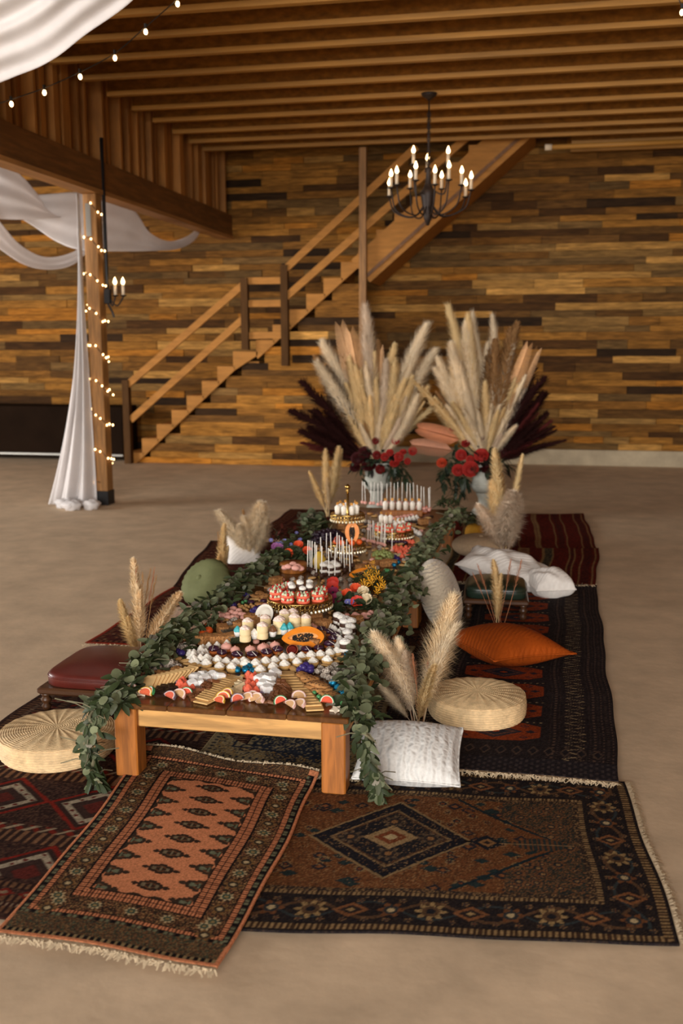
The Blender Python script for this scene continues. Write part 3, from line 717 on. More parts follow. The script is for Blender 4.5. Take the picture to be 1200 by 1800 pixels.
# ================================================================== SEATS, CUSHIONS
straw = M('woven_straw', C(220, 190, 144), .7, noise=(30, .28), bump=(120, .4, .004))
def pouf(label, x, y, r, h, z0):
    t = thing('woven_pouf', label, 'pouf', 'round woven straw poufs', (x, y, z0))
    mb = MB(); n = 144; prof = []
    rows = 9
    for i in range(rows*4+1):
        f = i/(rows*4); prof.append((r*(.985-.05*(2*f-1)**4)+.0030*math.cos(f*rows*2*PI), .004+f*(h-.016)))
    mb.lathe(prof, n, mod=lambda t, z: 1+.006*math.cos(t*48+(1 if int(z/h*rows) % 2 else 0)*PI), cap=False); link('woven_side', mb.mesh('woven_side', straw, True), t)
    mb = MB(); prof = []; k = 24
    for i in range(k*4+1):
        f = 1-i/(k*4); prof.append((max(r*.975*f, .001), h-.014+.012*(1-f**6)+.0014*math.cos(i/4*2*PI)))
    def md(t, z): return 1+.004*math.cos(t*48+90*z)
    mb2 = MB(); vs = []; nn = 144
    for i, (rr, zz) in enumerate(prof):
        for j in range(nn):
            a = 2*PI*j/nn+.004*i; f = rr/r
            vs.append((rr*math.cos(a), rr*math.sin(a), zz+.0040*max(0, math.cos(a*24))*(1-f*.5)*min(1, f*4)))
    fs = [(i*nn+j, i*nn+(j+1) % nn, (i+1)*nn+(j+1) % nn, (i+1)*nn+j) for i in range(len(prof)-1) for j in range(nn)]
    mb2.add(vs, fs); link('spiral_top', mb2.mesh('spiral_top', straw, True), t)
    mb = MB(); mb.lathe([(r*.93, .0), (r*.95, .006)], 48); link('base_disc', mb.mesh('base_disc', straw), t)
    return t
pouf('round woven straw pouf on the navy rug, behind the white knit cushion', -.22, 4.02, .206, .105, .020)
pouf('round woven straw pouf on the maroon rug, beside the table end', -1.775, 3.345, .222, .10, .014)

def rounded_block(mb, c, s, r, dome, n=14):
    """upholstered block: rounded plan, bulging top"""
    x, y, z = s[0]/2, s[1]/2, s[2]
    def sup(t, a, b, p=5): ct, st_ = math.cos(t), math.sin(t); return (a*math.copysign(abs(ct)**(2/p), ct), b*math.copysign(abs(st_)**(2/p), st_))
    N = 48; prof = [(.965, 0), (1.0, z*.12), (1.0, z*.62), (.985, z*.8), (.94, z*.93), (.86, z), (.7, z+dome*.45), (.5, z+dome*.75), (.25, z+dome*.95), (.02, z+dome)]
    vs = []
    for k, zz in prof:
        for i in range(N):
            px_, py_ = sup(2*PI*i/N, x*k, y*k, 5 if k > .6 else 3); vs.append((c[0]+px_, c[1]+py_, c[2]+zz))
    fs = [(j*N+i, j*N+(i+1) % N, (j+1)*N+(i+1) % N, (j+1)*N+i) for j in range(len(prof)-1) for i in range(N)]+[tuple(range(N-1, -1, -1)), tuple((len(prof)-1)*N+i for i in range(N))]
    mb.add(vs, fs)
turned = [(.012, 0), (.016, .012), (.022, .03), (.013, .045), (.021, .062), (.024, .075), (.014, .09), (.020, .10), (.022, .115)]
def footstool(label, x, y, w, d, rot, leather, z0, zl=.115, hl=.085, dome=.03):
    fw = M('stool_wood', C(74, 46, 26), .35, noise=(6, .3), stretch=(1, 6, 6), spec=.6)
    t = thing('footstool', label, 'footstool', None, (x, y, z0), (0, 0, rot))
    mb = MB(); mb.bbox((0, 0, zl+.014), (w+.02, d+.02, .03), .008); link('frame', mb.mesh('frame', fw), t)
    mb = MB(); rounded_block(mb, (0, 0, zl+.028), (w, d, hl), .02, dome); link('leather_seat', mb.mesh('leather_seat', leather, True), t)
    mb = MB(); N = 48
    pts = [(w/2*.995*math.copysign(abs(math.cos(a))**.4, math.cos(a)), d/2*.995*math.copysign(abs(math.sin(a))**.4, math.sin(a)), zl+.028+hl*.66) for a in [2*PI*i/N for i in range(N+1)]]
    mb.tube(pts, .004, 5); link('piping', mb.mesh('piping', leather, True), t)
    for sx in (-1, 1):
        for sy in (-1, 1):
            mb = MB(); mb.lathe([(r, z*zl/.115) for r, z in turned], 14, (sx*(w/2-.02), sy*(d/2-.02), 0)); link('leg', mb.mesh('leg', fw, True), t)
    return t
redl = M('oxblood_leather', C(86, 30, 22), .36, noise=(9, .25), bump=(160, .15, .002), spec=.6)
greenl = M('green_leather', C(30, 44, 34), .3, noise=(9, .2), bump=(160, .15, .002), spec=.7)
footstool('red leather footstool with a wooden frame, behind the left woven pouf', -1.80, 3.955, .50, .46, .0, redl, .012, .078, .062, .032)
footstool('dark green leather footstool with turned legs, on the navy rug', -.215, 5.66, .345, .34, .05, greenl, .021, .09, .07, .03)

def pillow(name, label, loc, w, d, h, rot=(0, 0, 0), mt=None, n=26, pinch=.10, puff=.5, rough=.0, seed=0, corner=.0):
    """stuffed cushion: two bulging panels sewn along a pinched seam"""
    rnd = random.Random(seed); ph = [rnd.uniform(0, 6) for _ in range(6)]
    def surf(sg):
        def fn(a, b):
            u, v = 2*a-1, 2*b-1
            x = u*(1-pinch*(1-v*v)*abs(u)**2); y = v*(1-pinch*(1-u*u)*abs(v)**2)
            k = max(0, (1-u**2))*max(0, (1-v**2)); hh = h/2*k**puff
            hh *= 1+rough*(math.sin(5*u+ph[0]+2*v)*math.sin(4*v+ph[1])+.5*math.sin(9*u+ph[2])*math.sin(8*v+ph[3]))
            return Vector((x*w/2, y*d/2, sg*hh))
        return fn
    mb = MB(); mb.grid(surf(1), n, n); f0 = len(mb.f); mb.grid(surf(-1), n, n); mb.f = mb.f[:f0]+[tuple(reversed(f)) for f in mb.f[f0:]]
    t = thing(name, label, 'cushion', None, loc, rot)
    link('cover', mb.mesh('cover', mt, True), t)
    mb = MB(); e = [surf(1)(i/n, 0) for i in range(n+1)]+[surf(1)(1, i/n) for i in range(1, n+1)]+[surf(1)(1-i/n, 1) for i in range(1, n+1)]+[surf(1)(0, 1-i/n) for i in range(1, n+1)]
    mb.tube(e, .0045, 5); link('seam', mb.mesh('seam', mt, True), t)
    return t
def knit_mat(name, col, sc=40):
    mt = M(name, col, .9, noise=(90, .12), sheen=.3, spec=.15)
    n, L = mt.node_tree.nodes, mt.node_tree.links; b = n['Principled BSDF']
    tc = n.new('ShaderNodeTexCoord'); w = n.new('ShaderNodeTexWave'); w.bands_direction = 'X'; w.inputs['Scale'].default_value = sc; w.inputs['Distortion'].default_value = 3.5; w.inputs['Detail Scale'].default_value = 2.2
    L.new(tc.outputs['Object'], w.inputs[0]); bp = n.new('ShaderNodeBump'); bp.inputs['Strength'].default_value = .6; bp.inputs['Distance'].default_value = .012
    L.new(w.outputs['Fac'], bp.inputs['Height']); L.new(bp.outputs[0], b.inputs['Normal']); return mt
knit = knit_mat('white_cable_knit', C(224, 222, 216), 9)
creamk = knit_mat('cream_knit', C(202, 188, 164), 16)
velvet = M('rust_velvet', C(158, 70, 14), .75, noise=(5, .25), spec=.15)
def add_ribs(mt, sc, dist, st_, distance=.01):
    n, L = mt.node_tree.nodes, mt.node_tree.links; b = n['Principled BSDF']; tc = n.new('ShaderNodeTexCoord'); mp = n.new('ShaderNodeMapping'); mp.inputs['Rotation'].default_value = (0, 0, .9)
    w = n.new('ShaderNodeTexWave'); w.inputs['Scale'].default_value = sc; w.inputs['Distortion'].default_value = dist; w.inputs['Detail'].default_value = 3
    L.new(tc.outputs['Object'], mp.inputs[0]); L.new(mp.outputs[0], w.inputs[0]); bp = n.new('ShaderNodeBump'); bp.inputs['Strength'].default_value = st_; bp.inputs['Distance'].default_value = distance
    L.new(w.outputs['Fac'], bp.inputs['Height']); L.new(bp.outputs[0], b.inputs['Normal'])
add_ribs(velvet, 16, 5, .35, .006)
greenv = M('sage_velvet', C(112, 116, 78), .75, noise=(6, .2), spec=.15)
beigec = M('beige_boucle', C(184, 156, 124), .95, noise=(60, .15), bump=(140, .5, .006))
mustard = M('mustard_cloth', C(206, 148, 40), .85, noise=(30, .15))
shag = M('white_rib_cloth', C(228, 222, 214), .9, noise=(30, .08)); add_ribs(shag, 14, 4, .25, .006)
pillow('knit_cushion', 'white cable-knit cushion on the brown rug, beside the front table leg', (-.425, 3.40, .092), .375, .33, .16, (math.radians(15), math.radians(1), math.radians(3)), knit, pinch=.06)
pillow('velvet_cushion', 'burnt orange pleated velvet cushion on the navy rug', (-.125, 4.74, .113), .475, .475, .185, (0, math.radians(4), math.radians(38)), velvet, pinch=.12, puff=.62)
pillow('rib_cushion', 'rumpled white ribbed cushion behind the green footstool', (-.185, 6.34, .135), .56, .38, .20, (math.radians(6), math.radians(12), math.radians(-12)), shag, pinch=.08, rough=.2, seed=2, puff=.42)
pillow('rib_cushion', 'small white ribbed bolster end on the navy rug, leaning on the rumpled white cushion', (.095, 6.14, .095), .25, .24, .19, (math.radians(8), 0, math.radians(20)), shag, pinch=.0, rough=.10, seed=5, puff=.36)
def round_cushion(label, loc, r, h, rot, mt, pleats=0):
    t = thing('round_cushion', label, 'cushion', None, loc, rot)
    mb = MB(); prof = []
    for i in range(21):
        a = -PI/2+PI*i/20; prof.append((max(r*abs(math.cos(a))**.55, .001), h/2*math.copysign(abs(math.sin(a))**1.1, math.sin(a))*(1 if abs(a) < 1.45 else .9)))
    mb.lathe(prof, 48, mod=(lambda t_, z: 1+.028*math.cos(t_*pleats)) if pleats else None, cap=False); link('cover', mb.mesh('cover', mt, True), t)
    mb = MB(); mb.ell((0, 0, h/2*.9), (.018, .018, .010)); link('button', mb.mesh('button', mt, True), t)
    return t
round_cushion('large round cream knit cushion standing on edge against the table side', (-.50, 5.30, .205), .20, .18, (0, math.radians(70), math.radians(-6)), creamk)
round_cushion('flat round beige cushion behind the rumpled white cushion', (-.39, 7.25, .095), .215, .15, (0, 0, 0), beigec)
round_cushion('round sage green velvet cushion standing on edge by the left garland', (-1.94, 5.58, .135), .16, .17, (math.radians(50), 0, math.radians(-25)), greenv, 24)
round_cushion('small mustard cushion peeking out between the right garland and the striped rug', (-.47, 7.72, .10), .075, .14, (0, 0, 0), mustard)
pillow('knit_cushion', 'white cushion propped behind the left garland, by the wide pampas plumes', (-2.04, 6.70, .10), .24, .24, .13, (math.radians(58), 0, math.radians(20)), shag, pinch=.05, puff=.45)
pillow('woven_cushion', 'flat pinkish beige cushion behind the left garland, under the grass bunch', (-1.80, 5.02, .075), .40, .30, .11, (math.radians(6), 0, math.radians(12)), M('pink_beige_cloth', C(196, 166, 142), .9, noise=(50, .2), bump=(60, .5, .008)), pinch=.06)

# ================================================================== DRIED GRASSES
def plume_mesh(name, seed, t0, rad, nf, fl, droop, bend, tw, wid=.0035, stiff=.5, lean=0.0):
    """unit-length grass plume along +Z: thin stem and many feathery fibres (ribbons)"""
    r = np.random.RandomState(seed); vs = []; fs = []
    def axis(t): return np.array([bend*t*t, lean*t*t*t, t])
    k = 7
    for i in range(k):                                   # stem, triangular section
        t = i/(k-1)*.97; p = axis(t); rr = .006*(1-.7*t)
        for j in range(3): vs.append(p+np.array([rr*math.cos(2.1*j), rr*math.sin(2.1*j), 0]))
    for i in range(k-1):
        for j in range(3): fs.append((i*3+j, i*3+(j+1) % 3, i*3+3+(j+1) % 3, i*3+3+j))
    for q in range(nf):
        t = t0+(1-t0)*r.rand()**.85; p = axis(t); a = r.rand()*2*PI
        s = (t-t0)/(1-t0); prof = min(1, s*3.2+.25)*(1-s)**.45+.12
        L = fl*prof*(.6+.7*r.rand()); o = rad*prof*(.5+.7*r.rand())
        rd = np.array([math.cos(a), math.sin(a), 0]); up = np.array([bend*2*t, 0, 1.0]); up /= np.linalg.norm(up)
        p1 = p+rd*o*.55+up*L*.5; p2 = p+rd*o*(1+droop*.3)+up*L*(1-droop*r.rand())
        sd = np.cross(rd, up); sd = sd*wid*(.6+.8*r.rand()); b = len(vs)
        vs += [p-sd*.4, p+sd*.4, p1+sd, p1-sd, p2]; fs += [(b, b+1, b+2, b+3), (b+3, b+2, b+4)]
    me = bpy.data.meshes.new(name); me.from_pydata([tuple(v) for v in vs], [], fs); me.update(); return me
pampm = M('pampas_fibre', C(236, 222, 196), .9, objcol=True, thin=.3, spec=.1, noise=(9, .15))
PL = {}
for k in range(3): PL['fluffy', k] = plume_mesh('pampas_plume', 20+k, .22, .088, 3600, .25, .75, (.13, -.10, .05)[k], 0, .0019)
for k in range(3): PL['slim', k] = plume_mesh('slim_plume', 40+k, .18, .062, 1700, .13, .4, (.06, -.05, .02)[k], 0, .0042)
for k in range(2): PL['dark', k] = plume_mesh('dark_plume', 60+k, .30, .075, 750, .19, .45, (.08, -.1)[k], 0, .0024)
PL['wisp', 0] = plume_mesh('wispy_reed', 80, .55, .05, 120, .10, .2, .06, 0, .0018)
PL['arch', 0] = plume_mesh('arching_plume', 90, .25, .05, 900, .11, .4, .42, 0, .004)
for me in PL.values(): me.materials.append(pampm)
TONE = {'beige': (1.1, 1.08, 1.05, 1), 'gold': (1.08, .98, .72, 1), 'pink': (.98, .92, .92, 1), 'brown': (.52, .33, .18, 1), 'dark': (.052, .018, .020, 1), 'red': (.62, .30, .20, 1), 'pale': (1.12, 1.05, .92, 1), 'maroon': (.16, .035, .04, 1)}
def place_plume(parent, kind, base, tip, tone, width=1.0, roll=None, name=None):
    base, tip = Vector(base), Vector(tip); d = tip-base; L = d.length
    ks = [k for k in PL if k[0] == kind]; me = PL[random.choice(ks)]
    o = link(name or {'fluffy': 'pampas_plume', 'slim': 'grass_plume', 'dark': 'dark_plume', 'wisp': 'wispy_reed', 'arch': 'arching_plume'}[kind], me, parent)
    q = d.to_track_quat('Z', 'Y').to_matrix().to_4x4() @ Matrix.Rotation(U(0, 6.28) if roll is None else roll, 4, 'Z')
    o.matrix_local = Matrix.Translation(base-parent.location) @ q @ Matrix.Diagonal((L*width, L*width, L, 1))
    k = U(.92, 1.06); o.color = tuple(c*k for c in TONE[tone][:3])+(1,); return o
def bunch(label, bx, by, Y, plumes, grp='grass bunches standing beside the table', z0=.02):
    b = PZ(bx, by, z0); t = thing('grass_bunch', label, 'dried grass', grp, (b.x, b.y, z0))
    for kind, tx, ty, dy, tone, w in plumes:
        bb = b+Vector((U(-.02, .02), U(-.02, .02), 0)); place_plume(t, kind, bb, PY(tx, ty, b.y+dy), tone, w)
    return t
bunch('fluffy pale pampas bunch with reddish reeds behind the white cable-knit cushion', 735, 1283, 0,
      [('fluffy', 688, 1108, .0, 'beige', 1.6), ('fluffy', 786, 1058, .05, 'pale', 1.6), ('fluffy', 676, 1200, .08, 'beige', 1.6), ('fluffy', 708, 1125, .06, 'beige', 1.3), ('slim', 752, 1165, -.03, 'gold', 1.8), ('fluffy', 765, 1095, .06, 'beige', 1.4), ('fluffy', 700, 1150, .03, 'pink', 1.9),
       ('wisp', 712, 1160, .02, 'red', 1.2), ('wisp', 735, 1150, -.02, 'red', 1.2), ('wisp', 760, 1165, .02, 'red', 1.2), ('wisp', 700, 1180, .04, 'red', 1.2)])
bunch('tall bunch of pampas and golden plumes behind the rumpled white cushion', 885, 985, 0,
      [('slim', 874, 790, .0, 'gold', 1.5), ('slim', 911, 800, .05, 'gold', .9), ('fluffy', 872, 850, -.05, 'gold', 1.6), ('fluffy', 903, 858, -.06, 'pink', 2.2), ('fluffy', 862, 885, -.08, 'pink', 1.9), ('slim', 880, 835, .03, 'brown', 1.0), ('fluffy', 893, 875, -.1, 'pink', 2.2), ('fluffy', 915, 890, -.08, 'pink', 1.9), ('wisp', 888, 880, -.05, 'red', 1.0)])
bunch('single golden grass spike with thin red reeds behind the orange cushion', 876, 1106, 0,
      [('slim', 877, 985, .0, 'gold', 1.6), ('slim', 873, 1010, -.02, 'gold', 1.5), ('wisp', 845, 990, .0, 'red', 1.0), ('wisp', 858, 985, .03, 'red', 1.0), ('wisp', 905, 985, .02, 'red', 1.0), ('wisp', 922, 985, .0, 'red', 1.0), ('wisp', 835, 1005, .04, 'red', .8)])
bunch('cream plume bunch with brown reeds behind the red footstool', 247, 1160, 0,
      [('slim', 243, 985, .0, 'pale', 1.5), ('slim', 207, 1056, .0, 'gold', 2.3), ('slim', 246, 1040, -.05, 'pale', 1.5), ('slim', 306, 1034, .03, 'pale', 1.9), ('slim', 225, 1085, -.03, 'gold', 2.0), ('wisp', 262, 998, .02, 'brown', .8), ('wisp', 270, 1010, .0, 'brown', .8), ('wisp', 255, 1005, -.02, 'brown', .8), ('wisp', 275, 1000, .03, 'red', .6), ('wisp', 232, 1002, .0, 'red', .7)])
bunch('narrow bunch of gold spikes behind the sage green cushion', 390, 1032, 0,
      [('slim', 392, 922, .0, 'gold', 1.7), ('slim', 370, 985, -.05, 'gold', 1.8), ('slim', 402, 960, .04, 'gold', 1.4), ('wisp', 388, 935, .02, 'brown', .9), ('wisp', 398, 950, .02, 'brown', .9), ('slim', 380, 975, -.05, 'gold', 1.8)])
bunch('wide bunch of cream pampas plumes behind the left garland', 438, 990, 0,
      [('fluffy', 408, 893, .0, 'beige', 2.3), ('fluffy', 464, 884, .03, 'beige', 2.4), ('fluffy', 424, 900, .06, 'brown', .8), ('fluffy', 445, 915, -.04, 'beige', 2), ('fluffy', 476, 915, .0, 'beige', 2), ('fluffy', 420, 920, -.03, 'beige', 2)])
bunch('slim bunch of gold plumes at the far left corner of the table', 575, 908, 0,
      [('slim', 546, 828, .0, 'gold', 1.6), ('slim', 572, 790, .04, 'gold', 1.5), ('slim', 603, 786, .0, 'gold', 1.6), ('slim', 578, 840, -.04, 'pale', 1.6), ('slim', 594, 790, .06, 'gold', 1.2)])

# ================================================================== URNS AND BOUQUETS
stone = M('weathered_stone', C(176, 176, 164), .8, noise=(12, .2), bump=(60, .2, .004))
def urn(label, x, y):
    t = thing('stone_urn', label, 'urn', 'pair of stone urns', (x, y, 0))
    mb = MB(); mb.bbox((0, 0, .02), (.22, .22, .04), .006); link('plinth', mb.mesh('plinth', stone), t)
    mb = MB(); mb.lathe([(.10, .04), (.095, .06), (.062, .085), (.05, .13), (.056, .17), (.075, .20), (.07, .215)], 28); link('stem', mb.mesh('stem', stone, True), t)
    mb = MB(); mb.lathe([(.07, .21), (.105, .235), (.128, .265), (.132, .285), (.128, .295)], 48, mod=lambda t_, z: 1+.035*abs(math.cos(t_*12))*(1 if z < .28 else 0)); link('gadroon_band', mb.mesh('gadroon_band', stone, True), t)
    mb = MB(); mb.lathe([(.122, .29), (.112, .31), (.110, .36), (.116, .42), (.126, .455), (.134, .46), (.134, .475), (.118, .475), (.10, .44), (.02, .43)], 32); link('bowl', mb.mesh('bowl', stone, True), t)
    return t
URN = {'L': (-1.47, 9.12), 'R': (-.475, 9.14)}
urn('grey stone pedestal urn below the larger dark-plumed bouquet, by the stair post', *URN['L'])
urn('grey stone pedestal urn with a ribbed band, beside the red rug', *URN['R'])
petal_red = M('rose_red', C(176, 42, 34), .6, objcol=True, noise=(40, .2), spec=.2)
leafg = M('dark_leaf', C(52, 66, 44), .5, objcol=True, noise=(20, .25), thin=.15)
metalleaf = M('gilded_leaf', C(160, 118, 74), .4, metal=.4, objcol=True, noise=(10, .2))
def rose_mesh(name, n=4, seed=1, r=1.0):
    """rose head: nested rings of cupped petals"""
    rnd = random.Random(seed); mb = MB()
    for ring in range(n+1):
        k = 3+ring; rr = .16+.19*ring; h = .62-.10*ring; ph = rnd.uniform(0, 6)
        def md(t, z, k=k, ph=ph): return 1+.10*abs(math.sin(t*k/2+ph))*max(0, z+.3)
        mb.lathe([(rr*.55, -.35), (rr*.95, -.05), (rr*1.02, h*.5), (rr*1.10, h), (rr*1.22, h-.02), (rr*1.08, h-.10)], 18, (rnd.uniform(-.03, .03), rnd.uniform(-.03, .03), 0), md, None, False)
    mb.ell((0, 0, -.22*r), (.8*r, .8*r, .2*r), 10, 6)
    return mb.mesh(name, petal_red, True)
ROSE = [rose_mesh('rose', 4, s) for s in (1, 2)]
def leaf_mesh(name, L, w, mt, seg=5, fold=.25, curl=.2):
    mb = MB(); vs = []; fs = []
    for i in range(seg+1):
        t = i/seg; ww = w*math.sin(PI*min(t*.92+.04, 1))**.8; z = -curl*L*t*t
        vs += [(-ww, t*L, z+fold*ww), (0, t*L, z), (ww, t*L, z+fold*ww)]
    for i in range(seg): fs += [(i*3, i*3+1, i*3+4, i*3+3), (i*3+1, i*3+2, i*3+5, i*3+4)]
    mb.add(vs, fs); return mb.mesh(name, mt, True)
LEAF_DARK = leaf_mesh('leaf', 1, .17, leafg)
def palm_mesh(name, mt):
    """dried palm spear: midrib with stiff paired leaflets"""
    mb = MB(); mb.tube([(0, 0, 0), (.02, 0, .5), (.05, 0, 1)], [.012, .009, .003], 5)
    for i in range(30):
        t = .22+.76*i/30; l = .17*math.sin(PI*min(t*.9+.1, 1))**.6+.03
        for s in (-1, 1):
            p = Vector((.05*t*t, 0, t)); q = p+Vector((.01, s*l*.75, l*.9)); w = Vector((.0, 0, .022)); mb.add([p, p+w, q+w*.4, q], [(0, 1, 2, 3)])
    return mb.mesh(name, mt)
PALM = palm_mesh('palm_spear', metalleaf)
def aim(o, base, tip, parent, width=1, roll=0):
    base, tip = Vector(base), Vector(tip); d = tip-base; L = d.length
    o.matrix_local = Matrix.Translation(base-parent.location) @ d.to_track_quat('Z', 'Y').to_matrix().to_4x4() @ Matrix.Rotation(roll, 4, 'Z') @ Matrix.Diagonal((L*width, L*width, L, 1))
def face(o, base, tip, parent, width=1):
    base, tip = Vector(base), Vector(tip); d = tip-base; L = d.length; z = d.normalized(); x = Vector((U(-.3, .3), -1, .2)); x = (x-z*x.dot(z)).normalized(); y = z.cross(x)
    o.matrix_local = Matrix.Translation(base-parent.location) @ Matrix((x, y, z)).transposed().to_4x4() @ Matrix.Diagonal((L*width, L*width, L, 1))
def at(o, p, parent, sc, rot): o.matrix_local = Matrix.Translation(Vector(p)-parent.location) @ rot.to_4x4() @ Matrix.Scale(sc, 4)
def bouquet(label, key, plumes, palms, roses, leaves):
    ux, uy = URN[key]; t = thing('dried_bouquet', label, 'bouquet', 'bouquets in the stone urns', (ux, uy, .44)); b = Vector((ux, uy, .44))
    for kind, x, y, dy, tone, w in plumes:
        bb = b+Vector((U(-.05, .05), U(-.04, .04), 0)); place_plume(t, kind, bb, PY(x, y, uy+dy), tone, w*(1.2 if kind == 'fluffy' else .9 if kind == 'slim' else 1.25))
        if kind in ('fluffy', 'slim'):
            place_plume(t, kind, b+Vector((U(-.05, .05), U(-.04, .04), 0)), b.lerp(PY(x+U(-16, 16), y+U(-6, 14), uy+dy+U(-.1, .1)), U(.72, .95)), tone, w*(1.25 if kind == 'fluffy' else 1.0))
    bp0 = proj(b)
    for i in range(34):                                       # lower plumes filling the fan
        an = math.radians(U(-46, 44)); ln = U(70, 175)*(1 if abs(an) < .5 else .85); dy = U(-.16, .06)
        place_plume(t, random.choice(('fluffy', 'fluffy', 'slim')), b+Vector((U(-.05, .05), U(-.05, .03), 0)), PY(bp0[0]+ln*math.sin(an), bp0[1]-20-ln*math.cos(an), uy+dy), random.choice(('beige', 'gold', 'gold', 'pink', 'brown') if i % 3 else ('beige', 'gold')), U(.7, 1.1))
    sgn = -1 if key == 'L' else 1
    for i in range(16):
        an = sgn*math.radians(U(38, 84)); ln = U(95, 150); place_plume(t, 'dark', b+Vector((0, U(-.04, .04), U(-.02, .05))), PY(bp0[0]+ln*math.sin(an), bp0[1]-8-ln*math.cos(an), uy+U(-.1, .1)), random.choice(('dark', 'dark', 'maroon')), U(.8, 1.1))
    for x, y, dy, col, w, bx, by in palms:
        o = link('palm_spear', PALM, t); base = b if bx is None else PY(bx, by, uy+dy*.3); face(o, base, PY(x, y, uy+dy), t, w*(.42 if bx is None else .62)); o.color = col
    for x, y, dy, r, col in roses:
        o = link('rose', random.choice(ROSE), t); p = PY(x, y, uy+dy); at(o, p, t, r*1.0, Rx(math.radians(60+U(-25, 25))) @ Rz(U(0, 6))); o.color = col
        mb = MB(); mb.tube([p, b.lerp(p, .5)+Vector((0, 0, .02)), b], .004, 4); link('stem', mb.mesh('stem', leafg), t, -t.location)
    for i in range(110):                                      # foliage collar round the rim
        a = U(0, 6.3); d = U(.3, 1); o = link('leaf', LEAF_DARK, t); k = U(.35, .9)
        o.matrix_local = Matrix.Translation((.20*d*math.cos(a), .16*d*math.sin(a), U(-.02, .20)*(1.1-d*.5))) @ (Rz(a-PI/2+U(-.6, .6)) @ Rx(U(-.9, .9))).to_4x4() @ Matrix.Scale(U(.08, .14), 4); o.color = (k, k, k, 1) if i % 3 else (.45*k, .16*k, .25*k, 1)
    for x, y, x2, y2, dy, n in leaves:                        # leafy sprays hanging over the rim
        p0, p1 = PY(x, y, uy+dy*.5), PY(x2, y2, uy+dy); mb = MB(); mb.tube([b, p0, p1], .004, 4); sp_ = link('leafy_spray', mb.mesh('leafy_spray', leafg), t, -t.location)
        for i in range(n):
            f = i/n; p = p0.lerp(p1, f)+Vector((U(-.03, .03), U(-.03, .03), U(-.02, .02))); o = link('leaf', LEAF_DARK, sp_)
            o.matrix_local = Matrix.Translation(p) @ (Rz(U(0, 6.3)) @ Rx(U(-1.4, .2))).to_4x4() @ Matrix.Scale(U(.07, .12), 4); k = U(.5, 1.0); o.color = (k, k, k, 1)
    return t
RED, BURG, MAG, ORG = (.78, .8, .8, 1), (.10, .10, .16, 1), (.75, .4, 1.1, 1), (1.0, 1.9, .8, 1)
gold, copper, mauve = (.8, .78, .72, 1), (.95, .55, .42, 1), (.62, .42, .42, 1)
bouquet('tall bouquet of pampas, dark plumes and red roses in the urn nearer the stairs', 'L',
    [('fluffy', 652, 545, .05, 'pink', .62), ('fluffy', 718, 571, .0, 'beige', .75), ('fluffy', 744, 614, -.05, 'beige', .85), ('fluffy', 571, 603, .0, 'beige', .9), ('slim', 664, 576, .1, 'gold', 1.2), ('slim', 684, 606, -.05, 'gold', 1.5),
     ('fluffy', 600, 640, -.1, 'gold', .7), ('fluffy', 625, 650, -.12, 'gold', .7), ('fluffy', 700, 640, -.1, 'gold', .8), ('slim', 715, 678, -.1, 'gold', 1.5), ('slim', 646, 680, -.12, 'gold', 1.5), ('fluffy', 668, 715, -.14, 'beige', .8), ('fluffy', 704, 722, -.12, 'pink', .8), ('fluffy', 628, 735, -.12, 'beige', .9), ('fluffy', 735, 670, -.05, 'gold', .7),
     ('slim', 553, 628, .05, 'brown', 1.4), ('slim', 566, 655, .02, 'brown', 1.5), ('slim', 660, 600, .1, 'brown', 1.5), ('slim', 600, 600, .12, 'brown', 1.3), ('slim', 585, 690, -.02, 'gold', 1.3),
     ('dark', 541, 667, .0, 'dark', 1.3), ('dark', 531, 706, .0, 'dark', 1.5), ('dark', 534, 752, -.05, 'dark', 1.6), ('dark', 536, 772, -.05, 'dark', 1.5), ('dark', 545, 787, -.08, 'dark', 1.4), ('dark', 567, 657, .05, 'dark', 1.2), ('dark', 570, 680, .0, 'dark', 1.5), ('dark', 548, 690, .05, 'dark', 1.5), ('dark', 550, 735, -.04, 'dark', 1.6), ('dark', 560, 715, -.08, 'dark', 1.6), ('dark', 558, 765, -.1, 'dark', 1.6), ('dark', 728, 708, .05, 'maroon', 1.4), ('dark', 736, 720, .02, 'dark', 1.3), ('arch', 748, 662, .0, 'gold', 1.0)],
    [(598, 572, .08, gold, 1.1, None, 0), (616, 582, .0, (1.0, .96, .9, 1), 1.1, None, 0), (668, 612, -.02, gold, .8, None, 0), (640, 740, -.15, gold, .7, None, 0)],
    [(719, 741, .0, .034, RED), (695, 775, -.1, .034, RED), (725, 793, -.08, .036, RED), (676, 803, -.14, .034, RED), (685, 796, -.12, .032, RED), (701, 803, -.14, .040, RED), (693, 815, -.16, .040, RED), (716, 811, -.1, .028, RED), (708, 795, -.1, .03, RED),
     (628, 806, -.12, .055, BURG), (641, 796, -.1, .055, BURG), (648, 820, -.15, .060, BURG), (624, 822, -.12, .045, BURG), (660, 775, -.1, .03, (.35, .3, .3, 1)), (662, 800, -.14, .035, (.35, .3, .3, 1)), (668, 825, -.14, .04, (.35, .3, .3, 1))],
    [(690, 820, 724, 852, -.16, 26), (680, 825, 698, 848, -.16, 18), (625, 800, 640, 840, -.1, 12), (700, 815, 715, 835, -.12, 14)])
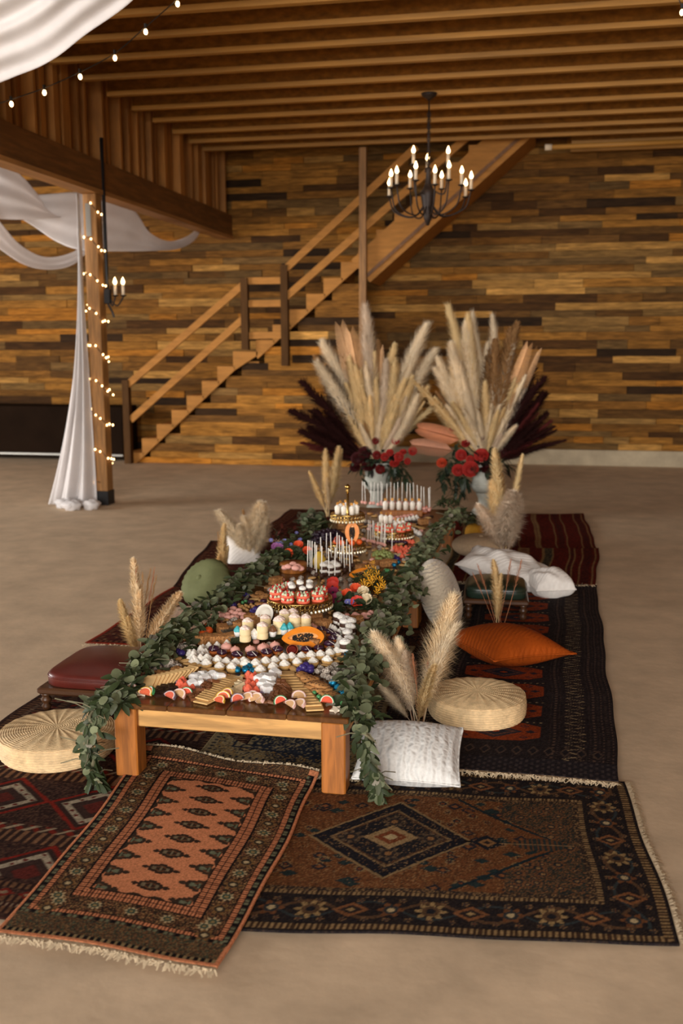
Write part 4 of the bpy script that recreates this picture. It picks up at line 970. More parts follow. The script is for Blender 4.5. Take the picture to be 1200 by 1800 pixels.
bouquet('tall bouquet of pampas, dark fan and copper palm in the urn beside the red rug', 'R',
    [('fluffy', 807, 543, .05, 'gold', .55), ('fluffy', 837, 557, .08, 'beige', .5), ('fluffy', 886, 566, .05, 'beige', .5), ('fluffy', 800, 580, .0, 'beige', .8), ('fluffy', 766, 637, .0, 'beige', .8), ('slim', 768, 702, -.08, 'gold', 1.6), ('fluffy', 790, 610, -.04, 'beige', .85), ('fluffy', 865, 680, -.1, 'beige', .8), ('fluffy', 905, 670, -.05, 'gold', .65), ('fluffy', 818, 600, .04, 'gold', .7), ('fluffy', 800, 650, -.08, 'gold', .8), ('fluffy', 826, 717, -.14, 'beige', .9), ('fluffy', 840, 730, -.15, 'beige', .9), ('slim', 880, 715, -.1, 'gold', 1.6), ('fluffy', 780, 680, -.06, 'gold', .8), ('fluffy', 845, 610, .06, 'beige', .6), ('fluffy', 858, 655, -.04, 'gold', .7),
     ('slim', 900, 568, .08, 'brown', 1.5), ('slim', 845, 610, .0, 'brown', 2.0), ('slim', 880, 600, .02, 'brown', 1.6), ('arch', 750, 662, .0, 'gold', 1.0), ('fluffy', 880, 760, -.12, 'pink', .8),
     ('dark', 940, 658, .05, 'dark', 1.4), ('dark', 964, 664, .05, 'dark', 1.3), ('dark', 952, 690, .0, 'dark', 1.5), ('dark', 969, 708, .05, 'dark', 1.4), ('dark', 962, 732, .0, 'dark', 1.5), ('dark', 950, 760, -.05, 'dark', 1.4), ('dark', 955, 785, -.05, 'dark', 1.2), ('dark', 930, 690, .05, 'maroon', 1.5), ('dark', 940, 720, .0, 'dark', 1.6), ('dark', 935, 745, -.05, 'dark', 1.6), ('dark', 925, 770, -.06, 'maroon', 1.4)],
    [(929, 608, -.02, (1.05, .98, .88, 1), .9, None, 0), (944, 616, .0, gold, .8, None, 0), (905, 690, -.12, gold, .6, None, 0), (733, 752, -.1, copper, 1.6, 830, 778), (722, 782, -.08, mauve, 1.7, 815, 795)],
    [(846, 801, -.16, .058, RED), (827, 825, -.18, .066, RED), (810, 800, -.14, .045, RED), (805, 827, -.16, .050, RED), (776, 814, -.12, .042, ORG), (797, 753, -.06, .035, MAG), (826, 808, -.15, .034, RED), (818, 780, -.1, .035, (.5, .4, .4, 1)), (855, 825, -.14, .05, BURG), (868, 808, -.1, .05, BURG), (885, 795, -.05, .03, BURG), (862, 835, -.12, .045, BURG), (845, 770, -.1, .03, (.35, .3, .3, 1))],
    [(790, 805, 772, 845, -.14, 30), (800, 820, 802, 872, -.16, 34), (785, 820, 780, 858, -.14, 24), (815, 835, 822, 850, -.16, 14), (805, 780, 800, 800, -.1, 10), (815, 840, 812, 868, -.16, 18)])
# ================================================================== GARLANDS
euc = M('eucalyptus_leaf', C(152, 157, 124), .6, objcol=True, noise=(30, .15), thin=.2, spec=.3)
euca = M('garland_leaf', None, .55, attr=True, thin=.2, spec=.3)
stemm = M('garland_stem', C(110, 104, 78), .7)
def round_leaf(name):
    mb = MB(); vs = [(0, .5, -.03)]; n = 12
    for i in range(n):
        a = 2*PI*i/n; vs.append((.5*math.sin(a)*(1+.06*math.cos(a)), .5-.5*math.cos(a), .07*math.cos(2*a)+.04))
    mb.add(vs, [(0, 1+i, 1+(i+1) % n) for i in range(n)]); return mb.mesh(name, euc, True)
ROUND = round_leaf('leaf'); LANCE = leaf_mesh('leaf', 1, .19, euc, 5, .3, .25)
def local_leaf(kind):
    me = ROUND if kind == 'r' else LANCE
    return [v.co.copy() for v in me.vertices], [tuple(p.vertices) for p in me.polygons]
LG = {'r': local_leaf('r'), 'l': local_leaf('l')}
def garland(label, path, widths, n, mix, seed, hang_from):
    rnd = random.Random(seed); N = 140; P = smooth_path(path, N); t = thing('leaf_garland', label, 'garland', 'leaf garlands along the table', P[0])
    mb = MB(); mb.tube([p+Vector((.015*math.sin(i*.5), .015*math.cos(i*.7), 0)) for i, p in enumerate(P)], .006, 5); link('main_stem', mb.mesh('main_stem', stemm), t, -P[0])
    leaves = []
    for k in range(n):
        f = rnd.random()
        if f > hang_from and rnd.random() < .66: continue
        if hang_from*.7 < f <= hang_from and rnd.random() < .25: continue
        i = min(int(f*N), N-1); c = P[i].lerp(P[i+1], f*N-i); d = (P[i+1]-P[i]).normalized()
        wi = f*(len(widths)-1); j = min(int(wi), len(widths)-2); w = widths[j]+(widths[j+1]-widths[j])*(wi-j)
        side = Vector((d.y, -d.x, 0)); side = side.normalized() if side.length > .15 else Vector((1, 0, 0))
        up = side.cross(d).normalized(); up = up if up.z > 0 or abs(up.z) < .2 else -up
        if abs(d.z) > .7: up = Vector((0, -1, 0))
        a, b = rnd.gauss(0, .5), rnd.random()
        p = c+side*(w*max(-1, min(1, a)))+up*(w*.55*b*(1-min(1, abs(a))**2))+Vector((0, 0, -.25*w*abs(a)))
        if f < hang_from: p.z = max(p.z, TZ+.004) if TX0-.01 < p.x < TX1+.01 else p.z
        r = 'r' if rnd.random() < mix(f) else 'l'
        sz = rnd.uniform(.026, .045) if r == 'r' else rnd.uniform(.04, .072)
        if f > hang_from: sz *= .82
        nrm = (up*1.0+side*rnd.gauss(0, .55)+Vector((0, -.45, .3))+Vector((rnd.gauss(0, .4), rnd.gauss(0, .4), rnd.gauss(0, .3)))).normalized()
        yd = Vector((rnd.gauss(0, 1), rnd.gauss(0, 1), rnd.gauss(-.1, .6) if f < hang_from else rnd.gauss(-1.2, .4)))
        xd = yd.cross(nrm)
        if xd.length < .05: continue
        xd.normalize(); yd = nrm.cross(xd).normalized()
        m_ = Matrix((xd, yd, nrm)).transposed().to_4x4(); m_ = Matrix.Translation(p) @ m_ @ Matrix.Scale(sz, 4)
        q = rnd.random(); g = rnd.uniform(.55, 1.15)
        if r == 'r': col = (.46*g, .48*g, .42*g) if q < .48 else ((.66*g, .68*g, .60*g) if q < .82 else ((.78*g, .64*g, .80*g) if q < .94 else (1.05*g, 1.08*g, 1.0*g)))
        else: col = (.13*g, .17*g, .10*g) if q < .8 else (.40*g, .42*g, .36*g)
        leaves.append((p, r, m_, col))
    leaves.sort(key=lambda l: l[0].y)
    base = C(152, 157, 124)
    for p, r, m_, col in leaves[:300]:
        o = link('leaf', ROUND if r == 'r' else LANCE, t); o.matrix_local = Matrix.Translation(-P[0]) @ m_; o.color = col+(1,)
    mb = MB()
    for p, r, m_, col in leaves[300:]:
        mb.col = (base[0]*col[0], base[1]*col[1], base[2]*col[2], 1); mb.add([m_ @ v for v in LG[r][0]], LG[r][1])
    if mb.v: tag(link('leaf_mass', mb.mesh('leaf_mass', euca, True), t, -P[0]), kind='stuff')
    mb = MB()                                       # side twigs
    for k in range(60):
        i = rnd.randrange(N); a = P[i]; b = a+Vector((rnd.gauss(0, .06), rnd.gauss(0, .06), rnd.uniform(-.02, .05))); mb.tube([a, (a+b)/2+Vector((0, 0, .01)), b], .0022, 3)
    tag(link('twigs', mb.mesh('twigs', stemm), t, -P[0]), kind='stuff')
    return t
def gp(l): return [PZ(x, y, z) for x, y, z in l]
garland('grey-green eucalyptus garland along the table side facing the navy rug, trailing over the corner',
        gp([(840, 940, .04), (828, 918, .18), (806, 904, .31), (784, 922, .33), (760, 950, .34), (738, 985, .34), (716, 1025, .33), (696, 1068, .33), (672, 1105, .33), (650, 1140, .33), (630, 1180, .32), (618, 1225, .31)])+[Vector((-.555, 3.16, .27)), Vector((-.525, 3.14, .18)), Vector((-.51, 3.15, .10)), Vector((-.495, 3.16, .04))],
        [.05, .06, .08, .085, .09, .09, .095, .10, .10, .095, .09, .085, .07, .05, .05, .045, .035], 2100, lambda f: .64 if f < .75 else .30, 5, .78)
garland('darker leafy garland along the table side facing the red footstool, trailing down the leg',
        gp([(565, 918, .32), (530, 945, .33), (480, 985, .34), (440, 1010, .34), (405, 1040, .34), (360, 1072, .34), (322, 1100, .34), (290, 1130, .34), (262, 1160, .33), (235, 1190, .32), (205, 1222, .31)])+[Vector((-1.505, 3.12, .27)), Vector((-1.52, 3.09, .18)), Vector((-1.515, 3.09, .10)), Vector((-1.475, 3.07, .035))],
        [.06, .08, .09, .09, .09, .09, .085, .08, .08, .07, .06, .05, .045, .04, .035], 1850, lambda f: .46 if .12 < f < .70 else .26, 6, .78)
# ================================================================== FOOD ON THE TABLE
def T(x, y, h=0.0): return PZ(x, y, TZ+h)
def zA(x, y): return 220+x/5.4545, 1140+y/5.4545
def zB(x, y): return 420+x/5.4545, 1140+y/5.4545
def zC(x, y): return 300+x/6, 1040+y/6
def zD(x, y): return 460+x/6, 1040+y/6
def zE(x, y): return 400+x/6, 960+y/6
def zF(x, y): return 560+x/6, 960+y/6
def zG(x, y): return 560+x/5.217, 840+y/5.217
def zH(x, y): return 380+x/5, 880+y/5
def fm(name, col, rough=.6, **k): return M(name, col, rough, spec=k.pop('spec', .35), **k)
USED = []
def spawn(name, label, cat, group, parts, p, rot=(0, 0, 0), sc=1.0):
    USED.append((p[0], p[1]))
    """parts: [(name, mesh, [subparts])]; single part -> the thing is that mesh"""
    if len(parts) == 1 and not parts[0][2]:
        return tag(link(name, parts[0][1], None, p, rot, sc), label, cat, group)
    t = thing(name, label, cat, group, p, rot, sc)
    for n, me, sub in parts:
        o = link(n, me, t)
        for n2, me2 in sub: link(n2, me2, o)
    return t
def one(me): return [('body', me, [])]
def lump(s, mt, name, n=12, m=8, amp=.12, seed=0, rot=None):
    r = random.Random(seed); a = [r.uniform(0, 6) for _ in range(6)]
    mb = MB(); mb.ell((0, 0, s[2]), s, n, m, rot, lambda d: 1+amp*(math.sin(5*d.x+a[0])*math.sin(4*d.y+a[1])+.6*math.sin(9*d.z+a[2]+6*d.x)+.5*math.sin(8*d.y+a[3]))); return mb.mesh(name, mt, True)
# --- meshes
white_cream = fm('white_cream', C(240, 234, 222), .55, noise=(60, .06), sss=.1)
shellm = fm('tart_shell', C(214, 170, 104), .7, noise=(60, .2))
def swirl(r, h, mt, name, z0=0, lobes=7, tw=260):
    mb = MB(); prof = [(r*.8, z0), (r, z0+h*.12), (r*.98, z0+h*.28), (r*.74, z0+h*.42), (r*.80, z0+h*.5), (r*.62, z0+h*.64), (r*.42, z0+h*.74), (r*.36, z0+h*.84), (r*.08, z0+h)]
    mb.lathe(prof, 28, mod=lambda t, z: 1+.10*math.cos(t*lobes+z*tw)); return mb.mesh(name, mt, True)
def cup(r0, r1, h, mt, name, ridges=14, amp=.05):
    mb = MB(); mb.lathe([(r0, 0), (r1, h), (r1*.92, h)], 28, mod=lambda t, z: 1+amp*math.cos(t*ridges)*(1 if z < h*1.1 else 0)); return mb.mesh(name, mt, True)
tart = [('pastry_shell', cup(.0150, .0200, .015, shellm, 'pastry_shell'), []), ('cream_swirl', swirl(.0185, .021, white_cream, 'cream_swirl', .014), [])]
kiss = one(swirl(.0155, .026, white_cream, 'meringue_kiss', 0, 6, 200))
coralm = fm('coral_candy', C(236, 108, 78), .45, noise=(40, .12), sss=.1)
coral = one(swirl(.0150, .024, coralm, 'coral_kiss', 0, 5, 120))
pinkm = fm('pink_meringue', C(238, 176, 160), .5, noise=(40, .1)); orangeb = fm('orange_sponge', C(206, 112, 50), .7, noise=(60, .2))
pinkdome = [('sponge_base', cup(.0165, .0175, .010, orangeb, 'sponge_base', 0, 0), []), ('pink_dome', (lambda: (lambda mb: mb.mesh('pink_dome', pinkm, True))(MB().lathe([(.0175, .009), (.019, .014), (.017, .022), (.011, .027), (.004, .029), (.001, .033)], 20)))(), [])]
purplem = fm('plum_glaze', C(66, 36, 58), .28, noise=(30, .2), spec=.6)
stickm = fm('paper_stick', C(236, 232, 222), .6)
mb = MB(); mb.ell((0, 0, .017), (.0195, .0165, .010), 16, 9); PURP = mb.mesh('plum_macaron', purplem, True)
mb = MB(); mb.tube([(0, -.004, .026), (.020, -.060, .030)], .0014, 6); STK = mb.mesh('stick', stickm)
purplepop = [('sponge_base', cup(.0160, .0170, .009, orangeb, 'sponge_base', 0, 0), []), ('plum_macaron', PURP, []), ('stick', STK, [])]
mb = MB(); mb.ell((0, 0, .010), (.0195, .0185, .010), 16, 9); purplemac = one(mb.mesh('plum_macaron_loose', purplem, True))
crackm = fm('cracker', C(234, 194, 132), .75, noise=(30, .14)); goldm = fm('graham_cracker', C(228, 186, 122), .75, noise=(30, .16))
mb = MB(); mb.bbox((0, 0, .0025), (.050, .050, .005), .0016); CRK = one(mb.mesh('cracker', crackm))
mb = MB(); mb.bbox((0, 0, .0025), (.056, .060, .005), .0016)
for i in (-1, 1): mb.box((i*.0, i*.0+.0, .0051), (.052, .001, .0004))
GRA = one(mb.mesh('graham_cracker', goldm))
milk = fm('milk_chocolate', C(122, 76, 46), .42, noise=(30, .12)); dkc = fm('dark_chocolate', C(50, 32, 24), .4, noise=(30, .15))
def choc(mt, name):
    mb = MB(); mb.bbox((0, 0, .004), (.030, .030, .008), .002)
    for i in (-1, 1):
        for j in (-1, 1): mb.bbox((i*.0072, j*.0072, .0085), (.012, .012, .003), .0014)
    return one(mb.mesh(name, mt))
MILK, DARK = choc(milk, 'milk_chocolate'), choc(dkc, 'dark_chocolate')
mallow = fm('marshmallow', C(244, 242, 238), .6, noise=(30, .04), sss=.1)
mb = MB(); mb.bbox((0, 0, .013), (.034, .030, .026), .005); MAL = one(mb.mesh('marshmallow', mallow))
palew = fm('white_chocolate', C(232, 212, 168), .5, noise=(30, .1)); mb = MB(); mb.poly([(-.018, -.010), (.018, -.012), (.004, .018)], 0, .009); WED = one(mb.mesh('white_chocolate_shard', palew))
cookm = fm('cookie', C(190, 136, 80), .8, noise=(45, .3), bump=(90, .6, .004)); chipm = fm('chocolate_chip', C(60, 38, 26), .4)
def cookie(seed, r=.025):
    rr = random.Random(seed); mb = MB(); mb.lathe([(r*.8, 0), (r, .004), (r*.95, .009), (r*.7, .0125), (r*.3, .014), (.001, .0145)], 22, mod=lambda t, z: 1+.05*math.sin(3*t+seed)+.03*math.sin(7*t)); a = mb.mesh('cookie', cookm, True)
    mb = MB()
    for i in range(9):
        q = rr.uniform(0, 6.3); d = r*.8*rr.random()**.5; mb.ell((d*math.cos(q), d*math.sin(q), .0125-.004*(d/r)**2), (.0032, .0032, .0028), 6, 4)
    return [('biscuit', a, []), ('chocolate_chips', mb.mesh('chocolate_chips', chipm, True), [])]
COOK = [cookie(s) for s in (1, 2, 3)]
foilm = fm('blue_foil', C(30, 130, 168), .28, metal=.5, noise=(80, .3), bump=(120, .8, .006))
FOIL = one(lump((.0135, .0125, .0115), foilm, 'blue_foil_candy', 14, 10, .10, 2))
violet = fm('violet_candy', C(58, 44, 108), .35, noise=(40, .25)); VIO = one(lump((.015, .013, .012), violet, 'violet_candy', 14, 9, .05, 3))
def ballm(name, col): mb = MB(); mb.ell((0, 0, .0092), (.0092, .0092, .0092), 14, 10); return one(mb.mesh(name, fm(name, col, .3, metal=.2), True))
GRN, LAV = ballm('green_ball', C(86, 154, 96)), ballm('lavender_pearl', C(158, 140, 178))
rockm = fm('coated_cluster', C(70, 48, 38), .6, noise=(200, .9, 1), dark=C(226, 214, 196))
ROCK = [one(lump((.017, .014, .012), rockm, 'chocolate_cluster', 16, 11, .16, s)) for s in (1, 2)]
nutm = fm('nut', C(188, 140, 84), .6, noise=(60, .3)); NUT = one(lump((.011, .008, .008), nutm, 'nut', 10, 7, .15, 4))
crispm = fm('crispy_bar', C(178, 124, 72), .75, noise=(150, .5, 2), bump=(160, 1, .006))
def bumpy_box(s, mt, name, seed):
    rr = random.Random(seed); mb = MB()
    for f, (ax, sg) in enumerate([(a, b) for a in range(3) for b in (-1, 1)]): pass
    n = 10; me_v = {}
    mb.ell((0, 0, s[2]/2), (s[0]/2, s[1]/2, s[2]/2), 28, 18, None, lambda d: min(1/max(abs(d.x), 1e-3), 1/max(abs(d.y), 1e-3), 1/max(abs(d.z), 1e-3))*.94*(1+rr.uniform(-.035, .035)))
    return one(mb.mesh(name, mt, False))
BAR = [bumpy_box((.075, .05, .042), crispm, 'crispy_bar', s) for s in (1, 2)]
PINKM = one(lump((.018, .015, .0115), pinkm, 'pink_meringue', 14, 9, .05, 6))
def half_slice(name, rindc, pithc, fleshc):
    def half(r0, r1, z0, z1):
        n = 12; pts = [(r1*math.cos(PI*i/n), r1*math.sin(PI*i/n)) for i in range(n+1)]+([(r0*math.cos(PI*i/n), r0*math.sin(PI*i/n)) for i in range(n, -1, -1)] if r0 else [])
        mb = MB()
        if not r0: mb.poly(pts, z0, z1); return mb
        for i in range(n):
            a, b = PI*i/n, PI*(i+1)/n; mb.poly([(r0*math.cos(a), r0*math.sin(a)), (r1*math.cos(a), r1*math.sin(a)), (r1*math.cos(b), r1*math.sin(b)), (r0*math.cos(b), r0*math.sin(b))], z0, z1)
        return mb
    r = .023
    return [('flesh', half(0, r*.76, 0, .010).mesh('flesh', fm(name+'_flesh', fleshc, .5, noise=(200, .15))), []), ('pith', half(r*.76, r*.88, 0, .0098).mesh('pith', fm(name+'_pith', pithc, .5)), []), ('rind', half(r*.88, r, 0, .0096).mesh('rind', fm(name+'_rind', rindc, .5, noise=(200, .15))), [])]
WAT = half_slice('watermelon', C(60, 128, 76), C(240, 232, 214), C(232, 98, 70)); PKS = half_slice('peach', C(240, 196, 186), C(246, 230, 218), C(222, 176, 128)); YEL = half_slice('orange', C(236, 186, 66), C(246, 226, 200), C(232, 112, 76)); GRY = half_slice('grape', C(126, 108, 124), C(236, 220, 210), C(226, 108, 84))
starm = fm('white_leaf_cookie', C(236, 220, 196), .6); mb = MB(); mb.poly([(.024*(1 if i % 2 == 0 else .55)*math.cos(PI*i/5), .024*(1 if i % 2 == 0 else .55)*math.sin(PI*i/5)) for i in range(10)], 0, .006); STAR = one(mb.mesh('star_cookie', starm))

SZ = {'cream_tart': 1.16, 'marshmallow': 1.28, 'milk_chocolate': 1.22, 'dark_chocolate': 1.2, 'coral_candy': 1.2, 'jelly_slice': 1.12, 'chip_cookie': 1.15, 'oat_cookie': 1.2, 'mini_cheesecake': 1.22, 'mini_cupcake': 1.15, 'plum_pop': 1.18, 'pink_dome': 1.18, 'layer_cake_cup': 1.15, 'blue_candy': 1.15, 'violet_candy': 1.15, 'meringue_kiss': 1.12, 'white_chocolate_shard': 1.2}
def put(name, label, cat, group, parts, pts, fn, h=0.0, jit=.15, rot=None, sc=1.0, zo=0.0):
    for i, q in enumerate(pts):
        x, y = fn(q[0], q[1]); p = T(x, y, h+(q[2] if len(q) > 2 else 0)); p.z = TZ+zo+(q[2] if len(q) > 2 else 0)
        pr = parts[i % len(parts)] if isinstance(parts[0], list) else parts
        r = rot(i) if rot else (U(-jit, jit), U(-jit, jit), U(0, 6.28))
        spawn(name, label, cat, group, pr, p, r, sc*SZ.get(name, 1)*U(.93, 1.07))
G_ = 'sweets laid out on the low table'
# front edge: jelly slices
tl = lambda i: (math.radians(U(25, 55)), U(-.35, .35), U(-.9, .9))
put('jelly_slice', 'watermelon-style jelly slice with a green rind at the table front edge', 'candy', 'watermelon jelly slices', WAT, [(245, 435), (585, 445)], zA, .008, rot=tl, zo=.010)
put('jelly_slice', 'watermelon-style jelly slice with a green rind at the table front edge', 'candy', 'watermelon jelly slices', WAT, [(395, 525), (835, 525)], zB, .008, rot=tl, zo=.010)
put('jelly_slice', 'pale pink jelly slice with a beige centre at the table front edge', 'candy', 'pink jelly slices', PKS, [(515, 460), (90, 345), (60, 405), (1170, 490)], zA, .008, rot=tl, zo=.010)
put('jelly_slice', 'pale pink jelly slice with a beige centre at the table front edge', 'candy', 'pink jelly slices', PKS, [(200, 530), (165, 500), (130, 475), (570, 480), (485, 560), (575, 555)], zB, .008, rot=tl, zo=.010)
put('jelly_slice', 'orange jelly slice with a yellow rind at the table front edge', 'candy', 'orange jelly slices', YEL, [(900, 520), (940, 488), (980, 460), (190, 448)], zA, .008, rot=tl, zo=.010)
put('jelly_slice', 'grape jelly slice with a greyish purple rind at the table front edge', 'candy', 'grape jelly slices', GRY, [(1075, 505), (425, 478)], zA, .008, rot=tl, zo=.010)
put('star_cookie', 'white star-shaped cookie at a front corner of the table', 'cookie', 'white star cookies', STAR, [(145, 420)], zA, .01, .3, zo=.004)
put('star_cookie', 'white star-shaped cookie at a front corner of the table', 'cookie', 'white star cookies', STAR, [(930, 575)], zB, .01, .3, zo=.004)
# chocolate
put('dark_chocolate', 'dark chocolate square beside the left crackers', 'chocolate', 'dark chocolate squares', DARK, [(300, 415), (370, 400), (430, 395), (340, 375), (410, 365), (460, 370, .006), (330, 440), (390, 430)], zA, .004)
put('milk_chocolate', 'milk chocolate square heaped by the white marshmallows', 'chocolate', 'milk chocolate squares', MILK, [(640, 430), (700, 420), (670, 475), (760, 430), (770, 350, .012), (840, 320, .012), (720, 390, .008), (820, 360), (735, 460), (790, 385, .006)], zA, .004, .35)
put('milk_chocolate', 'milk chocolate square heaped by the white marshmallows', 'chocolate', 'milk chocolate squares', MILK, [(400, 325, .02), (360, 360, .012), (440, 370, .012), (250, 465), (305, 470), (410, 430, .008), (480, 470), (350, 490), (370, 400, .01), (475, 410, .006), (280, 500), (430, 490), (345, 440, .006), (510, 440), (320, 515), (455, 505)], zB, .004, .4)
put('marshmallow', 'white marshmallow cube on the front of the table', 'marshmallow', 'white marshmallow cubes', MAL, [(670, 285), (760, 300), (835, 270), (905, 280), (655, 350), (712, 345), (740, 262)], zA, .012, .25)
put('marshmallow', 'white marshmallow cube on the front of the table', 'marshmallow', 'white marshmallow cubes', MAL, [(240, 285), (235, 360), (285, 365), (345, 250), (200, 310), (280, 310, .01), (260, 400), (310, 290)], zB, .012, .25)
put('coral_candy', 'coral orange swirled candy drop near the table front', 'candy', 'coral candy drops', coral, [(545, 310, .012), (580, 340), (520, 365), (570, 370), (610, 345), (640, 380), (530, 330, .014)], zA, .01)
put('coral_candy', 'coral orange swirled candy drop near the table front', 'candy', 'coral candy drops', coral, [(95, 255), (130, 275, .012), (110, 295), (170, 335), (90, 340), (90, 385, .012), (160, 405), (100, 400), (95, 450), (150, 265), (75, 380), (130, 350)], zB, .01)
# crackers
for i in range(11):
    f = i/10; q = zA(215+360*f+40*f, 345-70*f-35*f*f+(20 if i % 2 else 0)*0); p = T(*q, .01); p.z = TZ+.016
    spawn('cracker', 'thin square cracker in the overlapping fan by the chocolate chip cookies', 'cracker', 'fan of square crackers', CRK, p, (math.radians(30), math.radians(-6), math.radians(-4-3*i)), 1.2)
put('cracker', 'square cracker lying flat beside the dark chocolate', 'cracker', 'loose square crackers', CRK, [(230, 355), (290, 320), (340, 312)], zA, .004, .05)
for n_, (x0, y0, x1, y1), fn in (('m', (770, 480, 1010, 275), zA), ('r', (720, 545, 455, 235), zB)):
    for i in range(13):
        f = i/12; q = fn(x0+(x1-x0)*f, y0+(y1-y0)*f); p = T(*q, .012); p.z = TZ+.003+.0045*(i > 0)
        spawn('graham_cracker', 'golden graham cracker in the overlapping row between chocolates and %s' % ('white shards' if n_ == 'm' else 'oat cookies'), 'cracker', 'row of graham crackers by %s' % ('the white shards' if n_ == 'm' else 'the oat cookies'), GRA, p, (math.radians(-5 if i else 0), 0, math.radians((-22 if n_ == 'm' else 18)+U(-4, 4))), 1.12)
put('white_chocolate_shard', 'pale white chocolate shard beside the coral drops', 'chocolate', 'white chocolate shards', WED, [(1060, 330), (1090, 290), (1120, 320), (1040, 390), (1090, 400), (1130, 370), (1070, 430), (1110, 435), (1030, 420), (1090, 355, .008)], zA, .006, .4)
# cookies
put('chip_cookie', 'chocolate chip cookie in the short row by the left garland', 'cookie', 'chocolate chip cookies by the garland', COOK, [(200, 285), (250, 262), (310, 240), (385, 232), (490, 212), (590, 206), (330, 262, .008)], zA, .008, .3)
put('oat_cookie', 'golden oat cookie in the overlapping row by the right garland', 'cookie', 'oat cookies by the garland', COOK, [(610, 260), (660, 280, .006), (700, 300), (640, 305), (720, 345, .006), (760, 330), (690, 370), (800, 370, .006), (840, 400), (760, 400), (880, 440, .004), (830, 440), (920, 460), (790, 350, .012)], zB, .008, .3)
put('blue_candy', 'crinkled blue foil-wrapped candy ball among the sweets', 'candy', 'blue foil candies', FOIL, [(1070, 208), (1155, 205), (1190, 180)], zA, .01)
put('blue_candy', 'crinkled blue foil-wrapped candy ball among the sweets', 'candy', 'blue foil candies', FOIL, [(1045, 65), (900, 335), (985, 410), (950, 385), (65, 215), (130, 222), (1010, 440)], zB, .01)
put('violet_candy', 'smooth violet candy in a small heap', 'candy', 'violet candies', VIO, [(580, 205), (640, 160, .016), (690, 185, .008), (640, 205), (690, 210), (610, 185, .01)], zB, .012)
put('violet_candy', 'smooth violet candy in a small heap', 'candy', 'violet candies', VIO, [(545, 45), (500, 30), (300, 140), (265, 155), (330, 165)], zA, .012)
put('violet_candy', 'smooth violet candy in a small heap', 'candy', 'violet candies', VIO, [(860, 210), (900, 190, .012), (940, 190), (890, 230), (940, 170, .012), (660, 145), (820, 30), (790, 30)], zC, .012)
put('green_ball', 'small shiny green ball candy', 'candy', 'green ball candies', GRN, [(720, 425), (765, 465), (990, 525)], zB, .009)
put('green_ball', 'small shiny green ball candy', 'candy', 'green ball candies', GRN, [(755, 115), (790, 98)], zC, .009)
put('lavender_pearl', 'lavender pearl candy ball at the table front', 'candy', 'lavender pearls', LAV, [(540, 447), (632, 472), (215, 430)], zB, .009)
put('lavender_pearl', 'lavender pearl candy ball at the table front', 'candy', 'lavender pearls', LAV, [(505, 325), (1125, 455), (1060, 465)], zA, .009)
put('chocolate_cluster', 'dark chocolate cluster dusted with white flecks', 'chocolate', 'flecked chocolate clusters', ROCK, [(755, 215), (810, 255), (880, 195), (860, 275), (925, 240), (780, 190), (905, 285), (840, 215, .012)], zB, .012)
put('chocolate_cluster', 'dark chocolate cluster dusted with white flecks', 'chocolate', 'flecked chocolate clusters', ROCK, [(350, 120), (400, 165), (470, 150), (330, 190), (380, 105), (430, 135, .012), (510, 170), (290, 200)], zA, .012)
put('chocolate_cluster', 'dark chocolate cluster dusted with white flecks', 'chocolate', 'flecked chocolate clusters', ROCK, [(100, 570), (150, 590), (200, 610), (120, 605), (175, 560), (230, 590)], zC, .012)
almond = fm('pastry_leaf', C(216, 172, 110), .6, noise=(40, .2)); mb = MB(); mb.ell((0, 0, .007), (.026, .013, .007), 14, 8); PAST = one(mb.mesh('almond_pastry', almond, True))
put('almond_pastry', 'long golden almond pastry near the cream tarts', 'pastry', 'almond pastries', PAST, [(510, 100), (570, 120), (600, 150), (640, 165), (700, 170), (780, 185), (680, 195), (820, 200), (860, 235), (760, 215), (930, 235)], zA, .006, .3)
put('almond_pastry', 'long golden almond pastry near the cream tarts', 'pastry', 'almond pastries', PAST, [(960, 100), (1000, 85), (930, 130), (980, 120), (830, 165), (520, 195)], zB, .006, .3)
# cream tarts in two arcs and the meringue heap
TL, TL2 = 'mini cream tart in the outer curved row, next to the blue foil candies', 'mini cream tart in the inner curved row, next to the plum pops'
put('cream_tart', TL, 'tart', 'outer row of cream tarts', tart, [(780, 150), (905, 178), (1022, 188)], zA, .016, .06)
put('cream_tart', TL2, 'tart', 'inner row of cream tarts', tart, [(790, 105), (885, 115), (970, 132), (1065, 145), (1160, 140)], zA, .016, .06)
put('cream_tart', TL, 'tart', 'outer row of cream tarts', tart, [(205, 215), (330, 185), (440, 160), (560, 135), (712, 132), (845, 118)], zB, .016, .06)
put('cream_tart', TL2, 'tart', 'inner row of cream tarts', tart, [(62, 155), (160, 155), (255, 132), (345, 122), (430, 98), (505, 84), (595, 80), (690, 78), (780, 68), (870, 52), (940, 32), (40, 130)], zB, .016, .06)
put('meringue_kiss', 'white meringue kiss heaped at the end of the tart rows', 'meringue', 'white meringue kisses', kiss, [(620, 45), (660, 35), (700, 55), (620, 95), (660, 90, .012), (700, 100), (740, 60), (735, 30), (640, 125), (690, 130), (770, 30), (650, 60, .016), (720, 85, .012)], zA, .012, .1)
put('meringue_kiss', 'white meringue kiss heaped at the end of the tart rows', 'meringue', 'white meringue kisses', kiss, [(400, 572), (490, 570), (595, 545), (340, 590), (350, 640), (320, 600, .01)], zC, .012, .1)
put('meringue_kiss', 'white meringue kiss beside the layered cake cups', 'meringue', 'white meringues by the cake cups', kiss, [(800, 560), (820, 500), (810, 430), (770, 400), (830, 600), (840, 540), (800, 480), (720, 370), (750, 385)], zD, .012, .1)
